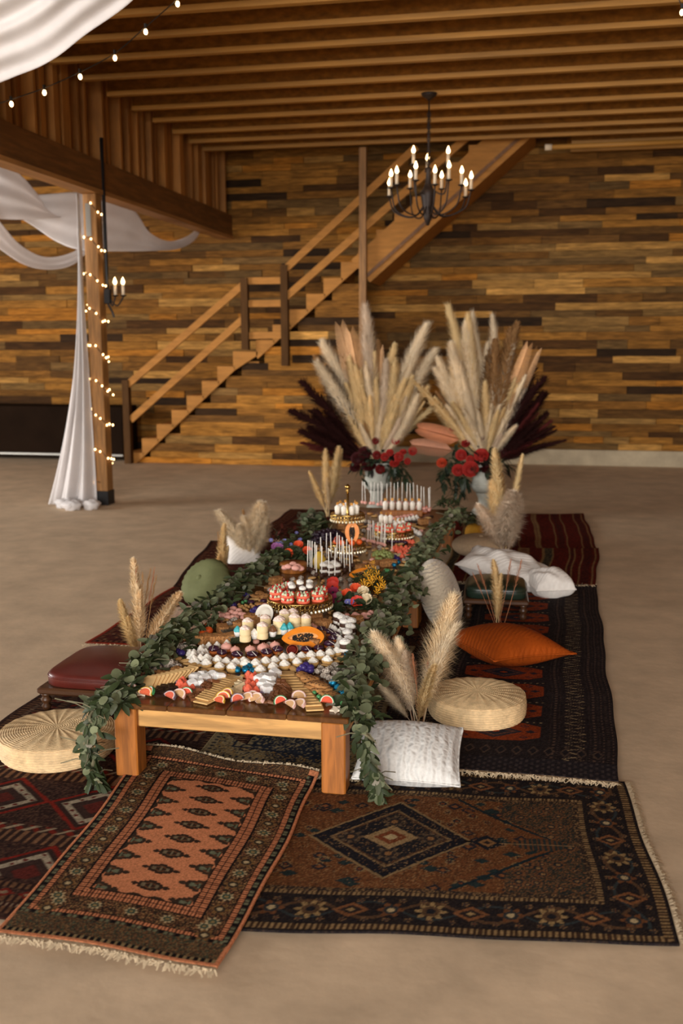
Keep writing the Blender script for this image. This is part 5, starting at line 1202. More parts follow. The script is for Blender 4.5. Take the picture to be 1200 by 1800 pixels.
# plum pops and pink domes
put('plum_pop', 'glossy plum-coloured cake pop with a white stick leaning over the cream tarts', 'cake pop', 'plum cake pops', purplepop, [(455, 610), (540, 645), (700, 668), (860, 668), (1010, 643), (1130, 613)], zC, .016, rot=lambda i: (0, 0, U(-.2, .2)))
put('plum_pop', 'glossy plum-coloured cake pop with a white stick leaning over the cream tarts', 'cake pop', 'plum cake pops', purplepop, [(470, 610), (600, 595), (710, 555), (625, 395), (700, 425), (745, 490), (770, 450)], zD, .016, rot=lambda i: (0, 0, U(-.2, .2)))
put('pink_dome', 'pink iced dome cake behind the plum pops', 'cake', 'pink dome cakes', pinkdome, [(585, 590), (680, 618), (840, 620), (970, 600), (1100, 575)], zC, .016, .05)
put('pink_dome', 'pink iced dome cake behind the plum pops', 'cake', 'pink dome cakes', pinkdome, [(30, 590), (538, 388)], zD, .016, .05)
# pink meringues, nuts, macarons, bars
put('pink_meringue', 'pale pink meringue in the cluster by the left garland', 'meringue', 'pink meringues', PINKM, [(580, 190), (640, 220), (690, 230), (590, 245), (545, 255), (650, 270), (690, 275), (740, 240), (530, 215), (600, 275), (660, 180), (770, 250), (720, 200), (760, 275)], zC, .01)
put('pink_meringue', 'pale pink meringue by the coconut end of the right garland', 'meringue', 'pink meringues by the right garland', PINKM, [(900, 250), (960, 262), (1010, 255), (1060, 262), (1110, 262), (985, 240), (1080, 240), (1150, 215), (1125, 240)], zD, .012)
put('nut', 'small roasted nut scattered among the sweets', 'nut', 'roasted nuts', NUT, [(720, 140), (750, 160), (790, 150), (820, 165), (850, 140), (770, 180), (800, 190), (730, 165), (870, 155), (180, 480), (210, 500), (160, 500), (280, 490), (330, 500), (390, 490), (300, 520), (360, 515), (420, 500), (470, 300), (500, 290), (560, 305), (590, 300)], zC, .006, .5)
put('plum_macaron', 'dark plum macaron lying left of the gold cake stand', 'macaron', 'plum macarons', purplemac, [(680, 110), (850, 105), (980, 97), (640, 60), (700, 55)], zC, .01)
put('chip_cookie', 'golden cookie left of the gold cake stand', 'cookie', 'cookies by the gold stand', COOK, [(910, 50), (870, 40), (1000, 55), (1020, 40), (940, 20)], zC, .008, .4)
put('crispy_bar', 'thick golden crispy rice bar behind the cheesecake tray', 'crispy bar', 'crispy rice bars', BAR, [(545, 395), (735, 355), (860, 285), (960, 270), (500, 505), (350, 500), (600, 500)], zC, .02, .05, sc=1.0)
put('crispy_bar', 'thick golden crispy rice bar behind the cheesecake tray', 'crispy bar', 'crispy rice bars', BAR, [(165, 250), (330, 225), (530, 235), (640, 345), (450, 245), (560, 290)], zD, .02, .05)
bluem = fm('teal_icing', C(70, 172, 178), .45); pearm = fm('pear', C(204, 168, 60), .5, noise=(20, .2))
# orange physalis
orm = fm('orange_fruit', C(230, 96, 36), .45, noise=(30, .15)); mb = MB(); mb.ell((0, 0, .017), (.019, .019, .017), 16, 10); a_ = mb.mesh('fruit', orm, True); mb = MB(); mb.tube([(0, 0, .033), (.002, 0, .042)], .002, 5); b__ = mb.mesh('stalk', stemm)
put('orange_fruit', 'small bright orange fruit by the left garland', 'fruit', 'small orange fruits', [('fruit', a_, []), ('stalk', b__, [])], [(330, 445), (400, 375), (395, 410)], zC, .018)
# coconut half
cocw = fm('coconut_flesh', C(236, 230, 216), .5); cocb = fm('coconut_shell', C(92, 62, 40), .9, noise=(60, .4), bump=(90, .8, .004))
def coconut(label, q, rot, sc=1):
    mb = MB(); mb.lathe([(.001, -.047), (.030, -.038), (.044, -.018), (.048, 0)], 24, cap=False); a = mb.mesh('shell', cocb, True)
    mb = MB(); mb.lathe([(.048, 0), (.047, .001), (.036, .0), (.033, -.014), (.022, -.026), (.004, -.031)], 24, cap=False); b = mb.mesh('white_flesh', cocw, True)
    p = T(*q, .04); p.z = TZ+.05; spawn('coconut_half', label, 'coconut', None, [('shell', a, []), ('white_flesh', b, [])], p, rot, sc)
coconut('open white coconut half leaning on the crispy bars', zC(985, 262), (math.radians(65), 0, math.radians(-18)))
# papayas
papm = fm('papaya_flesh', C(238, 140, 40), .45, noise=(12, .15)); papi = fm('papaya_inner', C(244, 176, 110), .5); seedm = fm('papaya_seed', C(38, 32, 28), .35)
def papaya(label, p, rot, L=.115, w=.048):
    prof = lambda s: w*(.03+math.sin(PI*min(1, max(0, s)))**.62*(.70+.36*s))
    def outer(u, v):
        s = v; a = PI+PI*u; r = prof(s) if 0 < s < 1 else .004; return Vector((r*math.cos(a), (s-.5)*2*L, r*math.sin(a)*.9))
    mb = MB(); mb.grid(outer, 18, 24); A = mb.mesh('skin', papm, True)
    mb = MB(); n = 36
    def ringp(k, z): return [Vector((prof(s)*sg*k, (s-.5)*2*L*(k*.5+.5 if k < 1 else 1), z)) for s, sg in [(i/n, 1) for i in range(n+1)]+[(1-i/n, -1) for i in range(1, n)]]
    o, i1, i2 = ringp(.995, 0), ringp(.44, .0005), ringp(.34, -.014); k = len(o); fs = [(j, (j+1) % k, k+(j+1) % k, k+j) for j in range(k)]
    mb.use(papm); mb.add(o+i1, fs); mb.use(papi); mb.add(i1+i2, fs); mb.add(i2, [tuple(range(k))]); B_ = mb.mesh('cut_face', None, False)
    rr = random.Random(2); mb = MB()
    for q in range(150):
        s = rr.uniform(.17, .83); x = rr.uniform(-1, 1)*prof(s)*.36; mb.ell((x, (s-.5)*2*L*.72, -.010+rr.uniform(0, .007)), (.0032, .0038, .003), 6, 4)
    sd = mb.mesh('seeds', seedm, True); t = spawn('papaya_half', label, 'papaya', None, [('skin', A, []), ('cut_face', B_, []), ('seeds', sd, [])], p, rot)
    for c in t.children:
        if c.name.startswith('seeds'): c['kind'] = 'stuff'
    return t
p = T(*zD(435, 515), .035); papaya('papaya half full of dark seeds lying before the cheesecake tray', Vector((p.x, p.y, TZ+.049)), (0, math.radians(50), math.radians(-68)), .090, .054)
# acrylic tray of mossy green with cheesecakes
moss = fm('moss', C(52, 58, 34), .9, noise=(70, .5), bump=(120, 1, .01)); acr = M('clear_acrylic', C(230, 240, 232), .05, trans=.9, spec=.5)
c0, c1 = T(*zC(640, 560)), T(*zD(520, 465)); cc = (c0+c1)/2; ang = math.atan2(c1.y-c0.y, c1.x-c0.x); Lr = (c1-c0).length
t = thing('cheesecake_tray', 'long clear-topped tray filled with moss carrying the mini cheesecakes', 'tray', None, (cc.x-.03, cc.y+.045, TZ), (0, 0, ang)); TRH = .034
mb = MB(); mb.bbox((0, 0, TRH/2), (Lr*1.04, .115, TRH-.004), .004); link('moss_fill', mb.mesh('moss_fill', moss), t)
mb = MB(); mb.bbox((0, 0, TRH), (Lr*1.08, .125, .005), .001); link('clear_top', mb.mesh('clear_top', acr), t)
cakem = fm('cheesecake', C(236, 214, 164), .6, noise=(30, .1)); sprk = fm('sprinkle_cream', C(240, 232, 216), .55, noise=(220, .5, 1), dark=C(214, 128, 120))
mb = MB(); mb.lathe([(.0195, 0), (.0205, .003), (.0205, .019), (.0195, .021)], 22); ck1 = mb.mesh('lower_cake', cakem, True)
mb = MB(); mb.lathe([(.019, .021), (.0185, .0225), (.0195, .024), (.020, .027), (.020, .043), (.019, .045)], 22); ck2 = mb.mesh('upper_cake', cakem, True)
CHS = [('lower_cake', ck1, []), ('upper_cake', ck2, [('cream_top', swirl(.0195, .016, sprk, 'cream_top', .044))])]
put('mini_cheesecake', 'double-stacked mini cheesecake with sprinkled cream on the mossy tray', 'cake', 'stacked mini cheesecakes', CHS, [(785, 470), (965, 440), (1140, 385), (1000, 350), (815, 390)], zC, TRH+.025, .03, zo=TRH+.003)
put('mini_cheesecake', 'double-stacked mini cheesecake with sprinkled cream on the mossy tray', 'cake', 'stacked mini cheesecakes', CHS, [(190, 380), (350, 350), (465, 340), (240, 300), (330, 285)], zD, TRH+.025, .03, zo=TRH+.003)
linm = fm('paper_liner', C(226, 222, 214), .7); chm = fm('chocolate_icing', C(120, 80, 50), .5, noise=(40, .2))
def mini(mt, nm): return [('paper_liner', cup(.0105, .0145, .019, linm, 'paper_liner', 18, .05), []), ('icing', swirl(.0155, .024, mt, nm, .017, 5, 150), [])]
put('mini_cupcake', 'tiny cupcake with teal icing on the mossy tray', 'cupcake', 'teal cupcakes', mini(bluem, 'teal_icing'), [(705, 425), (1195, 410)], zC, TRH+.02, .03, zo=TRH+.003)
put('mini_cupcake', 'tiny cupcake with teal icing on the mossy tray', 'cupcake', 'teal cupcakes', mini(bluem, 'teal_icing'), [(295, 400)], zD, TRH+.02, .03, zo=TRH+.003)
put('mini_cupcake', 'tiny cupcake with brown icing on the mossy tray', 'cupcake', 'brown cupcakes', mini(chm, 'chocolate_icing'), [(1075, 430)], zC, TRH+.02, .03, zo=TRH+.003)
put('mini_cupcake', 'tiny cupcake with cream icing on the mossy tray', 'cupcake', 'cream cupcakes', mini(white_cream, 'cream_icing'), [(885, 455)], zC, TRH+.02, .03, zo=TRH+.003)
# layered chocolate and cream cups
spk = fm('speckled_cream', C(240, 236, 228), .55, noise=(260, .5, 1), dark=C(70, 46, 36)); brn = fm('brownie', C(72, 44, 30), .6, noise=(60, .3))
def layers(n_, nm, r=.019, topm=None):
    parts = []; z = 0
    for k in range(n_):
        mb = MB(); mb.lathe([(r*.96, z), (r, z+.002), (r, z+.013), (r*.96, z+.015)], 20); parts.append(('brownie_layer', mb.mesh('brownie_layer', brn, True), []))
        mb = MB(); mb.lathe([(r*.94, z+.015), (r*1.03, z+.018), (r*1.03, z+.024), (r*.94, z+.027)], 20, mod=lambda t_, z_: 1+.03*math.cos(9*t_)); parts.append(('cream_layer', mb.mesh('cream_layer', white_cream, True), [])); z += .027
    parts.append(('speckled_top', swirl(r*1.0, .011, spk, 'speckled_top', z-.003, 5, 120), [])); return parts
LAY2, LAY1 = layers(2, 'a'), layers(1, 'b', .0165)
put('layer_cake_cup', 'little brownie and cream layer cake with a speckled top beside the right garland', 'cake', 'layered cakes by the garland', LAY2, [(800, 300), (845, 320), (895, 340), (945, 370), (930, 430), (905, 480), (920, 540), (880, 600), (870, 370)], zD, .03, .04)
# blood orange / fig half
figm = fm('fig_flesh', C(120, 36, 30), .4, noise=(60, .4)); figs = fm('fig_skin', C(226, 120, 84), .5); mb = MB(); mb.lathe([(.003, -.02), (.018, -.014), (.024, 0), (.0215, .001)], 20); f1 = mb.mesh('peel', figs, True); mb = MB(); mb.lathe([(.0215, .001), (.012, .0015), (.001, .001)], 20); f2 = mb.mesh('red_flesh', figm, True)
FIG = [('peel', f1, []), ('red_flesh', f2, [])]
p = T(*zD(320, 612), .02); spawn('blood_orange_half', 'halved blood orange between the plum pops and the papaya', 'fruit', None, FIG, Vector((p.x, p.y, TZ+.02)), (math.radians(48), 0, .1))

# ------------------------------------------------------------------ gold cake stands
goldmt = M('antique_gold', C(206, 170, 100), .25, metal=1.0, noise=(30, .25), objcol=False)
crys = M('crystal_drop', C(236, 226, 196), .12, metal=.25, spec=.8)
def cake_stand(label, p, r, h, tiers=None):
    t = thing('cake_stand', label, 'cake stand', None, (p.x, p.y, TZ)); out = []
    tiers = tiers or [(r, h)]
    mb = MB(); mb.lathe([(r*.62, 0), (r*.60, .008), (r*.22, .016), (.014, .03), (.012, tiers[0][1]-.03), (.04, tiers[0][1]-.006)], 24); link('pedestal', mb.mesh('pedestal', goldmt, True), t)
    for i, (rr, z) in enumerate(tiers):
        mb = MB(); mb.lathe([(rr*.5, z-.006), (rr, z-.004), (rr*1.02, z), (rr, z+.004), (rr*.97, z+.0015), (.004, z+.001)], 40); plate = link('plate', mb.mesh('plate', goldmt, True), t)
        mb = MB(); n = int(2*PI*rr/.0205)
        for k in range(n):                                   # linked rings round the rim
            a = 2*PI*k/n; c = Vector((rr*1.01*math.cos(a), rr*1.01*math.sin(a), z-.010)); tx = Vector((-math.sin(a), math.cos(a), 0))
            for zz, s_ in ((-.003, .0105), (-.022, .0120)):
                pts = [c+tx*(s_*math.cos(q))+Vector((0, 0, zz+s_*math.sin(q))) for q in [2*PI*j/8 for j in range(9)]]; mb.tube(pts, .0022, 4, False)
        tag(link('ring_lattice', mb.mesh('ring_lattice', goldmt, True), plate), kind='stuff')
        mb = MB()
        for k in range(n):
            a = 2*PI*k/n; mb.ell((rr*1.01*math.cos(a), rr*1.01*math.sin(a), z-.038), (.0066, .0066, .0082), 6, 4)
        tag(link('crystal_drops', mb.mesh('crystal_drops', crys), plate), kind='stuff')
    if len(tiers) > 1:
        zt = tiers[-1][1]; mb = MB(); mb.tube([(0, 0, tiers[0][1]), (0, 0, zt+.135)], .0075, 10); mb.lathe([(.006, zt+.125), (.014, zt+.135), (.008, zt+.143), (.016, zt+.154), (.016, zt+.166), (.004, zt+.176)], 14); link('centre_rod', mb.mesh('centre_rod', goldmt, True), t)
    return t
redc = fm('red_velvet', C(238, 112, 82), .55, noise=(40, .15)); mint = fm('mint_cream', C(206, 214, 178), .5); straw_r = fm('strawberry', C(196, 44, 38), .4, noise=(60, .3))
def red_cake():
    parts = []; r = .031
    for z in (0, .024):
        mb = MB(); mb.lathe([(r*.93, z), (r, z+.003), (r, z+.009), (r*.93, z+.012)], 24); sub = []
        b2 = MB(); b3 = MB()
        for k in range(8):
            a = 2*PI*k/8+z*20
            b2.lathe([(.007, z+.0115), (.0085, z+.015), (.006, z+.020), (.001, z+.0255)], 9, (r*.72*math.cos(a), r*.72*math.sin(a), 0))
        for k in range(4):
            a = 2*PI*k/4+.4+z*20; b3.ell((r*.80*math.cos(a), r*.80*math.sin(a), z+.0185), (.0078, .0078, .0085), 9, 6)
        parts.append(('red_biscuit', mb.mesh('red_biscuit', redc, True), [('cream_dots', b2.mesh('cream_dots', mint, True)), ('strawberries', b3.mesh('strawberries', straw_r, True))]))
    return parts
REDC = red_cake()
S1 = T(527, 1082); R1s, H1s = .150, .088
cake_stand('low gold cake stand with crystal rim carrying coral sandwich cakes, in front of the flowers', S1, R1s, H1s)
def on(S, h, pts, name, label, cat, group, parts, jit=.03, sc=1, rot=None):
    for i, (dx, dy, *dz) in enumerate(pts):
        pr = parts[i % len(parts)] if isinstance(parts[0], list) else parts
        spawn(name, label, cat, group, pr, (S.x+dx, S.y+dy, TZ+h+.002+(dz[0] if dz else 0)), rot(i) if rot else (U(-jit, jit), U(-jit, jit), U(0, 6.28)), sc)
on(S1, H1s, [(-.098, -.060), (-.032, -.103), (.040, -.100), (.102, -.058), (-.105, .015), (.100, .018), (-.075, .075)], 'coral_cake', 'coral red sandwich cake with mint cream dots and berries on the low gold stand', 'cake', 'coral sandwich cakes on the low stand', REDC)
on(S1, H1s, [(-.028, -.030, .035), (.022, -.035, .030), (-.045, .015, .035), (.0, .010, .045), (.045, .015, .035), (.05, -.012, .035), (-.01, .05, .04), (.035, .055, .04)], 'brownie_cup', 'small brownie cup with speckled cream in the middle of the low gold stand', 'cake', 'brownie cups on the low stand', LAY1)
on(S1, H1s, [(0, .012)], 'cake_riser', 'round brown cake in the middle of the low gold stand', 'cake', None, [('cake', (lambda: (MB().lathe([(.062, 0), (.066, .004), (.066, .024), (.062, .029)], 28)).mesh('cake', cookm, True))(), [])])
# pink macarons and layered cups behind the stand, then the cake-pop sticks
put('pink_macaron', 'pink macaron behind the low gold stand', 'macaron', 'pink macarons behind the stand', PINKM, [(640, 225, .05), (690, 195, .05), (740, 220, .05), (600, 235, .04), (770, 245, .04), (715, 240, .05)], zE, .01, sc=1.25)
put('wooden_riser', 'round wooden riser under the pink macarons', 'riser', None, [('body', (MB().lathe([(.07, 0), (.072, .004), (.072, .044), (.07, .048)], 28)).mesh('riser', legw, True), [])], [(690, 265)], zE, 0, 0)
put('layer_cake_cup', 'brownie and cream layer cake behind the vertical white sticks', 'cake', 'layered cakes behind the sticks', LAY2, [(1015, 250), (1085, 255), (1150, 250), (1050, 215), (1120, 215)], zE, .03, .04)
mb = MB(); mb.tube([(0, 0, .012), (.001, 0, .155)], .0023, 6); STK2 = mb.mesh('stick', stickm); mb = MB(); mb.ell((0, 0, .012), (.012, .012, .012), 14, 9); POP = [('pop', mb.mesh('pop', brn, True), []), ('stick', STK2, [])]
mb = MB(); mb.ell((0, 0, .012), (.012, .012, .012), 14, 9); POPW = [('pop', mb.mesh('pop', pinkm, True), []), ('stick', STK2, [])]
def sticks(pts, fn, zh, label, grp, pop, L):
    for x, y in pts:                                    # x, y: foot of the stick in the picture
        q = fn(x, y); p = T(*q, zh+.02); spawn('cake_pop', label, 'cake pop', grp, pop, (p.x, p.y, TZ+zh), (U(-.04, .04), U(-.04, .04), U(0, 6)), L)
sticks([(800, 590), (825, 595), (838, 600), (868, 610), (880, 640), (925, 650), (992, 670), (1040, 668), (920, 560), (968, 520), (1012, 510), (1058, 515), (1088, 540), (1098, 560), (1128, 600), (1175, 635), (1145, 580), (1195, 560)], zH, .0, 'brown cake pop with an upright white stick behind the low gold stand', 'brown cake pops', POP, 1.15)
# flowers in the middle of the table
def flower_mesh(name, col, n, r, cup_, wf=2.7):
    mb = MB()
    for i in range(n):
        a = 2*PI*i/n
        def fn(u, v, a=a):
            w = (u-.5)*wf*math.sin(PI*min(1, v*.80+.12))**.45*6.5/n; d = r*v; return Vector((d*math.cos(a+w*.5), d*math.sin(a+w*.5), cup_*r*v*v+.05*r*(i % 2)))
        mb.grid(fn, 3, 4)
    return mb.mesh(name, fm(name, col, .6, noise=(50, .2)), True)
darkc = fm('flower_eye', C(28, 22, 34), .5)
def anem(nm, col):
    mb = MB(); mb.ell((0, 0, .10), (.2, .2, .14), 10, 6); return [('petals', flower_mesh(nm, col, 7, 1, .25), []), ('dark_eye', mb.mesh('dark_eye', darkc, True), [])]
FLW = {'red': anem('red_anemone', C(206, 50, 30)), 'mag': anem('magenta_anemone', C(130, 22, 66)), 'org': [('petals', flower_mesh('orange_carnation', C(232, 92, 50), 13, 1, .7), []), ('inner_petals', flower_mesh('orange_carnation', C(232, 92, 50), 7, .6, 1.4), [])],
       'crm': [('petals', flower_mesh('cream_rose', C(232, 214, 178), 9, 1, .8), []), ('inner_petals', flower_mesh('cream_rose', C(232, 214, 178), 6, .6, 1.6), [])], 'blu': [('petals', flower_mesh('blue_blossom', C(104, 104, 164), 6, 1, .3), []), ('eye', (MB().ell((0, 0, .1), (.2, .2, .1), 8, 5)).mesh('eye', mint, True), [])],
       'pur': [('petals', flower_mesh('mauve_blossom', C(150, 92, 142), 8, 1, .5), []), ('inner_petals', flower_mesh('mauve_blossom', C(150, 92, 142), 5, .6, 1.3), [])], 'yel': [('petals', flower_mesh('yellow_blossom', C(226, 162, 36), 6, 1, .9, .9), []), ('eye', (MB().ell((0, 0, .1), (.16, .16, .2), 8, 5)).mesh('yeye', pearm, True), [])]}
def flowers(key, label, grp, pts, fn, r, zh=.05):
    for x, y, *rr in pts:
        q = fn(x, y); p = T(*q, zh); r_ = (rr[0] if rr else 1)*r
        parts = FLW[key]+[('stalk', STALK, [])]
        spawn('flower', label, 'flower', grp, parts, p, (math.radians(U(35, 65)), U(-.3, .3), U(-.2, .2)), r_)
mb = MB(); mb.tube([(0, 0, 0), (.1, -.3, -.9), (.1, .1, -1.9)], .06, 5); STALK = mb.mesh('stalk', leafg)
flowers('org', 'ruffled orange flower in the table centre', 'orange flowers', [(905, 40), (300, 520), (390, 460)][1:], zF, .028)
flowers('org', 'ruffled orange flower in the table centre', 'orange flowers', [(722, 402), (642, 470), (795, 455)], zH, .030, .06)
flowers('red', 'red anemone with a dark eye beside the low gold stand', 'red anemones', [(405, 590), (145, 430), (150, 385)], zF, .032)
flowers('mag', 'magenta anemone with a dark eye beside the low gold stand', 'magenta anemones', [(175, 560), (150, 490)], zF, .030)
flowers('crm', 'cream rose beside the red anemones', 'cream roses', [(470, 500), (510, 575)], zF, .030)
flowers('blu', 'small blue blossom among the table flowers', 'blue blossoms', [(235, 515, .8), (305, 590, .7), (345, 590, .7)], zF, .022)
flowers('blu', 'small blue blossom among the table flowers', 'blue blossoms', [(600, 360), (570, 375, .8), (535, 385), (655, 390, .8), (735, 345, .8), (480, 350, .8), (705, 285, .7)], zH, .017, .07)
flowers('pur', 'mauve blossom behind the left garland', 'mauve blossoms', [(548, 425), (520, 410, .8)], zH, .032, .06)
flowers('yel', 'small yellow blossom in the dried flower tangle', 'yellow blossoms', [(540, 280), (590, 260), (560, 390, 1.3), (600, 350), (490, 430, 1.2), (680, 400), (640, 440, 1.2), (520, 240), (570, 230, .8), (540, 370, 1.2), (610, 490), (650, 360), (500, 310), (620, 300), (690, 440), (575, 180, .8), (470, 390), (560, 330)], zF, .018, .06)
# greenery bed beneath the centre flowers
def bush(label, c, r, n, seed, cols, kinds='l'):
    rnd = random.Random(seed); t = thing('greenery', label, 'greenery', None, c); 
    mb = MB(); mb.tube([(0, 0, 0), (0, 0, .03)], .006, 5); link('stem_base', mb.mesh('stem_base', stemm), t)
    for i in range(n):
        a = rnd.uniform(0, 6.3); d = rnd.random()**.6; p = Vector((r[0]*d*math.cos(a), r[1]*d*math.sin(a), r[2]*rnd.random()*(1-d*d*.6)+.006)); k = kinds[i % len(kinds)]
        o = link('leaf', ROUND if k == 'r' else LANCE, t); o.matrix_local = Matrix.Translation(p) @ (Rz(rnd.uniform(0, 6.3)) @ Rx(rnd.uniform(-.2, 1.2))).to_4x4() @ Matrix.Scale(rnd.uniform(.035, .06), 4); g = rnd.uniform(.7, 1.1); c_ = rnd.choice(cols); o.color = (c_[0]*g, c_[1]*g, c_[2]*g, 1)
    return t
DKG = [(.19, .24, .15), (.28, .32, .22), (.14, .18, .13)]; RDG = [(.30, .06, .06), (.22, .05, .06), (.16, .18, .12)]
bush('dark green leaf bed under the anemones beside the low gold stand', T(620, 1072), (.13, .09, .05), 150, 3, DKG, 'llr')
bush('olive leaf bed under the yellow blossoms', T(655, 1025), (.12, .10, .05), 130, 4, DKG+[(.5, .45, .22)], 'l')
bush('grey-green leaf bed under the blue and orange blossoms', T(512, 990), (.15, .12, .07), 170, 5, DKG+[(.5, .52, .46)], 'lr')
bush('dark red leaf cluster beside the purple grapes', T(507, 955), (.11, .10, .10), 120, 6, RDG, 'l')
bush('grey eucalyptus tuft at the far left of the table', T(548, 925), (.10, .12, .09), 110, 7, [(.45, .5, .45), (.6, .5, .55), (.3, .34, .28)], 'r')
bush('dark leaf tuft at the far end of the table behind the pink macarons', T(788, 892), (.09, .12, .07), 110, 8, DKG, 'l')

# ------------------------------------------------------------------ rear of the table
S2 = T(611, 980); st2h1, st2h2 = .085, .268
cake_stand('tall two-tier gold stand with a knobbed centre rod beside the purple grapes', S2, .105, st2h1, [(.105, st2h1), (.100, st2h2)])
tub = fm('white_tub', C(238, 230, 214), .45); bis = fm('ginger_biscuit', C(206, 146, 70), .7, noise=(60, .3))
def tubcup(h=.05, r=.0165):
    mb = MB(); mb.lathe([(r*.85, 0), (r, h*.6), (r, h*.75)], 18); a = mb.mesh('cup', tub, True)
    mb = MB(); mb.lathe([(.0, 0), (.010, .0), (.010, .0035), (.0, .0035)], 14, rot=Rx(1.25), c=(0, .004, h+.012)); c_ = mb.mesh('biscuit', bis)
    return [('cup', a, []), ('cream', swirl(r*1.02, .020, white_cream, 'cream', h*.72, 6, 150), []), ('biscuit', c_, [])]
TUB = tubcup()
on(S2, st2h2, [(-.055, -.035), (-.012, -.055), (.035, -.05), (-.045, .02), (.055, -.005), (.03, .045), (-.02, .055)], 'cream_cup', 'white cream cup topped with a ginger biscuit on the tall gold stand', 'dessert cup', 'cream cups on the tall stand', TUB)
on(S2, st2h1, [(-.06, -.05), (-.02, -.075), (.04, -.07), (.075, -.03)], 'orange_fruit', 'small orange fruit on the lower tier of the tall gold stand', 'fruit', 'fruits on the lower tier', [('fruit', a_, []), ('stalk', b__, [])])
papaya('papaya half standing upright in the tall gold stand', Vector((S2.x+.035, S2.y-.045, TZ+st2h1+.072)), (math.radians(82), math.radians(0), math.radians(8)), .07, .046)
p = PY(601, 945, S2.y-.09); spawn('blood_orange_half', 'halved blood orange on the lower tier of the tall gold stand', 'fruit', None, FIG, (S2.x-.045, S2.y-.07, TZ+st2h1+.035), (math.radians(60), 0, .1))
# grapes
def grapes(label, c, r, n, mt, seed, rad=.0105):
    rnd = random.Random(seed); mb = MB(); mb.ell((0, 0, 0), (rad, rad, rad*1.15), 10, 7); me = mb.mesh('grape', mt, True); t = thing('grape_bunch', label, 'grapes', None, c)
    for i in range(n):
        a = rnd.uniform(0, 6.3); d = rnd.random()**.55; h = r[2]*math.sqrt(max(0, 1-d*d)); link('grape', me, t, (r[0]*d*math.cos(a), r[1]*d*math.sin(a), rad*.9+h*rnd.uniform(.75, 1)), (rnd.uniform(0, 3), rnd.uniform(0, 3), 0))
    mb = MB(); mb.tube([(0, 0, r[2]*.6), (.01, .01, r[2]+.02), (.02, .02, r[2]+.035)], .003, 5); link('stalk', mb.mesh('stalk', stemm), t); return t
gpur = fm('black_grape', C(42, 28, 40), .32, noise=(20, .3)); ggrn = fm('green_grape', C(138, 146, 84), .35, noise=(20, .2), sss=.1)
grapes('heap of dark purple grapes left of the tall gold stand', T(577, 958), (.12, .11, .09), 190, gpur, 2, .012)
grapes('small bunch of green grapes right of the tall gold stand', T(672, 985), (.065, .06, .05), 80, ggrn, 3)
# pear, papaya and bars beside the sticks
mb = MB(); mb.lathe([(.006, 0), (.03, .006), (.040, .03), (.036, .055), (.022, .08), (.014, .095), (.004, .1)], 22); PEAR = mb.mesh('pear_body', pearm, True); mb = MB(); mb.tube([(0, 0, .098), (.004, 0, .116)], .002, 5); pst = mb.mesh('stalk', stemm)
p = T(562, 1000); spawn('pear', 'yellow pear behind the upright white sticks', 'pear', None, [('pear_body', PEAR, []), ('stalk', pst, [])], p, (.1, 0, 0), 1.05)
p = T(638, 1012, .03); papaya('papaya half tilted beside the yellow blossoms', Vector((p.x, p.y, TZ+.04)), (0, math.radians(45), math.radians(-60)), .08, .042)
put('crispy_bar', 'pale crispy block beside the green grapes', 'crispy bar', 'crispy blocks by the green grapes', BAR, [(620, 105, .0), (700, 180), (760, 175)], zF, .02, .1, sc=.95)
put('coral_candy', 'coral red candy heaped by the right garland beside the green grapes', 'candy', 'coral candies by the green grapes', coral, [(790, 30), (830, 50), (870, 20), (900, 45), (930, 60), (960, 35), (860, 70), (910, 90), (820, 20), (880, 110), (920, 20), (770, 115), (945, 95)], zF, .008)
put('white_chocolate_shard', 'pale shard among the coral candies near the green grapes', 'chocolate', 'pale shards by the green grapes', WED, [(845, 90), (920, 100), (800, 85)], zF, .006, .3)
put('violet_candy', 'smooth violet candy in a small heap', 'candy', 'violet candies', VIO, [(800, 120), (830, 140)], zF, .01)
put('blue_candy', 'crinkled blue foil-wrapped candy ball among the sweets', 'candy', 'blue foil candies', FOIL, [(838, 170), (795, 200), (635, 655), (730, 610)], zF, .012)
put('green_ball', 'small shiny green ball candy', 'candy', 'green ball candies', GRN, [(710, 260), (730, 262)], zF, .012, sc=1.5)
# third stand and the rear rows
S3 = T(692, 950); H3 = .07
cake_stand('gold cake stand with coral sandwich cakes, behind the green grapes', S3, .125, H3)
on(S3, H3, [(-.085, -.055), (-.02, -.085), (-.055, .02), (.055, -.07), (.085, -.01)], 'coral_cake', 'coral red sandwich cake on the gold stand behind the green grapes', 'cake', 'coral sandwich cakes on the far stand', REDC)
on(S3, H3, [(-.08, -.02, .048), (-.045, -.05, .048), (-.02, -.03, .048), (.01, .0), (.035, .02), (.0, .05), (-.045, .07), (.055, .05)], 'cream_cup', 'white cream cup topped with a ginger biscuit on the gold stand behind the grapes', 'dessert cup', 'cream cups on the far stand', TUB)
def row(name, label, cat, grp, parts, a, b_, n, fn, h=.01, bow=0, jit=.1, sc=1, z=0):
    pts = []
    for i in range(n):
        f = i/max(n-1, 1); pts.append((a[0]+(b_[0]-a[0])*f, a[1]+(b_[1]-a[1])*f+bow*math.sin(PI*f), z))
    put(name, label, cat, grp, parts, pts, fn, h, jit, sc=sc)
mb = MB(); mb.bbox((0, 0, .022), (.30, .10, .044), .004); bp_ = T(*zG(765, 345)); RIS = tag(link('dessert_riser', mb.mesh('dessert_riser', legw), None, (bp_.x, bp_.y, TZ), (0, 0, .12)), 'low wooden riser under the row of tall cream cups at the table end', 'riser')
for i in range(6):
    f = i/5; spawn('tall_cream_cup', 'tall cream cup with a biscuit in the row at the far end of the table', 'dessert cup', 'row of tall cream cups', TUB, Vector((bp_.x-.125+.25*f, bp_.y-.015+.03*f, TZ+.044)), (0, 0, U(0, 6)), 1.22)
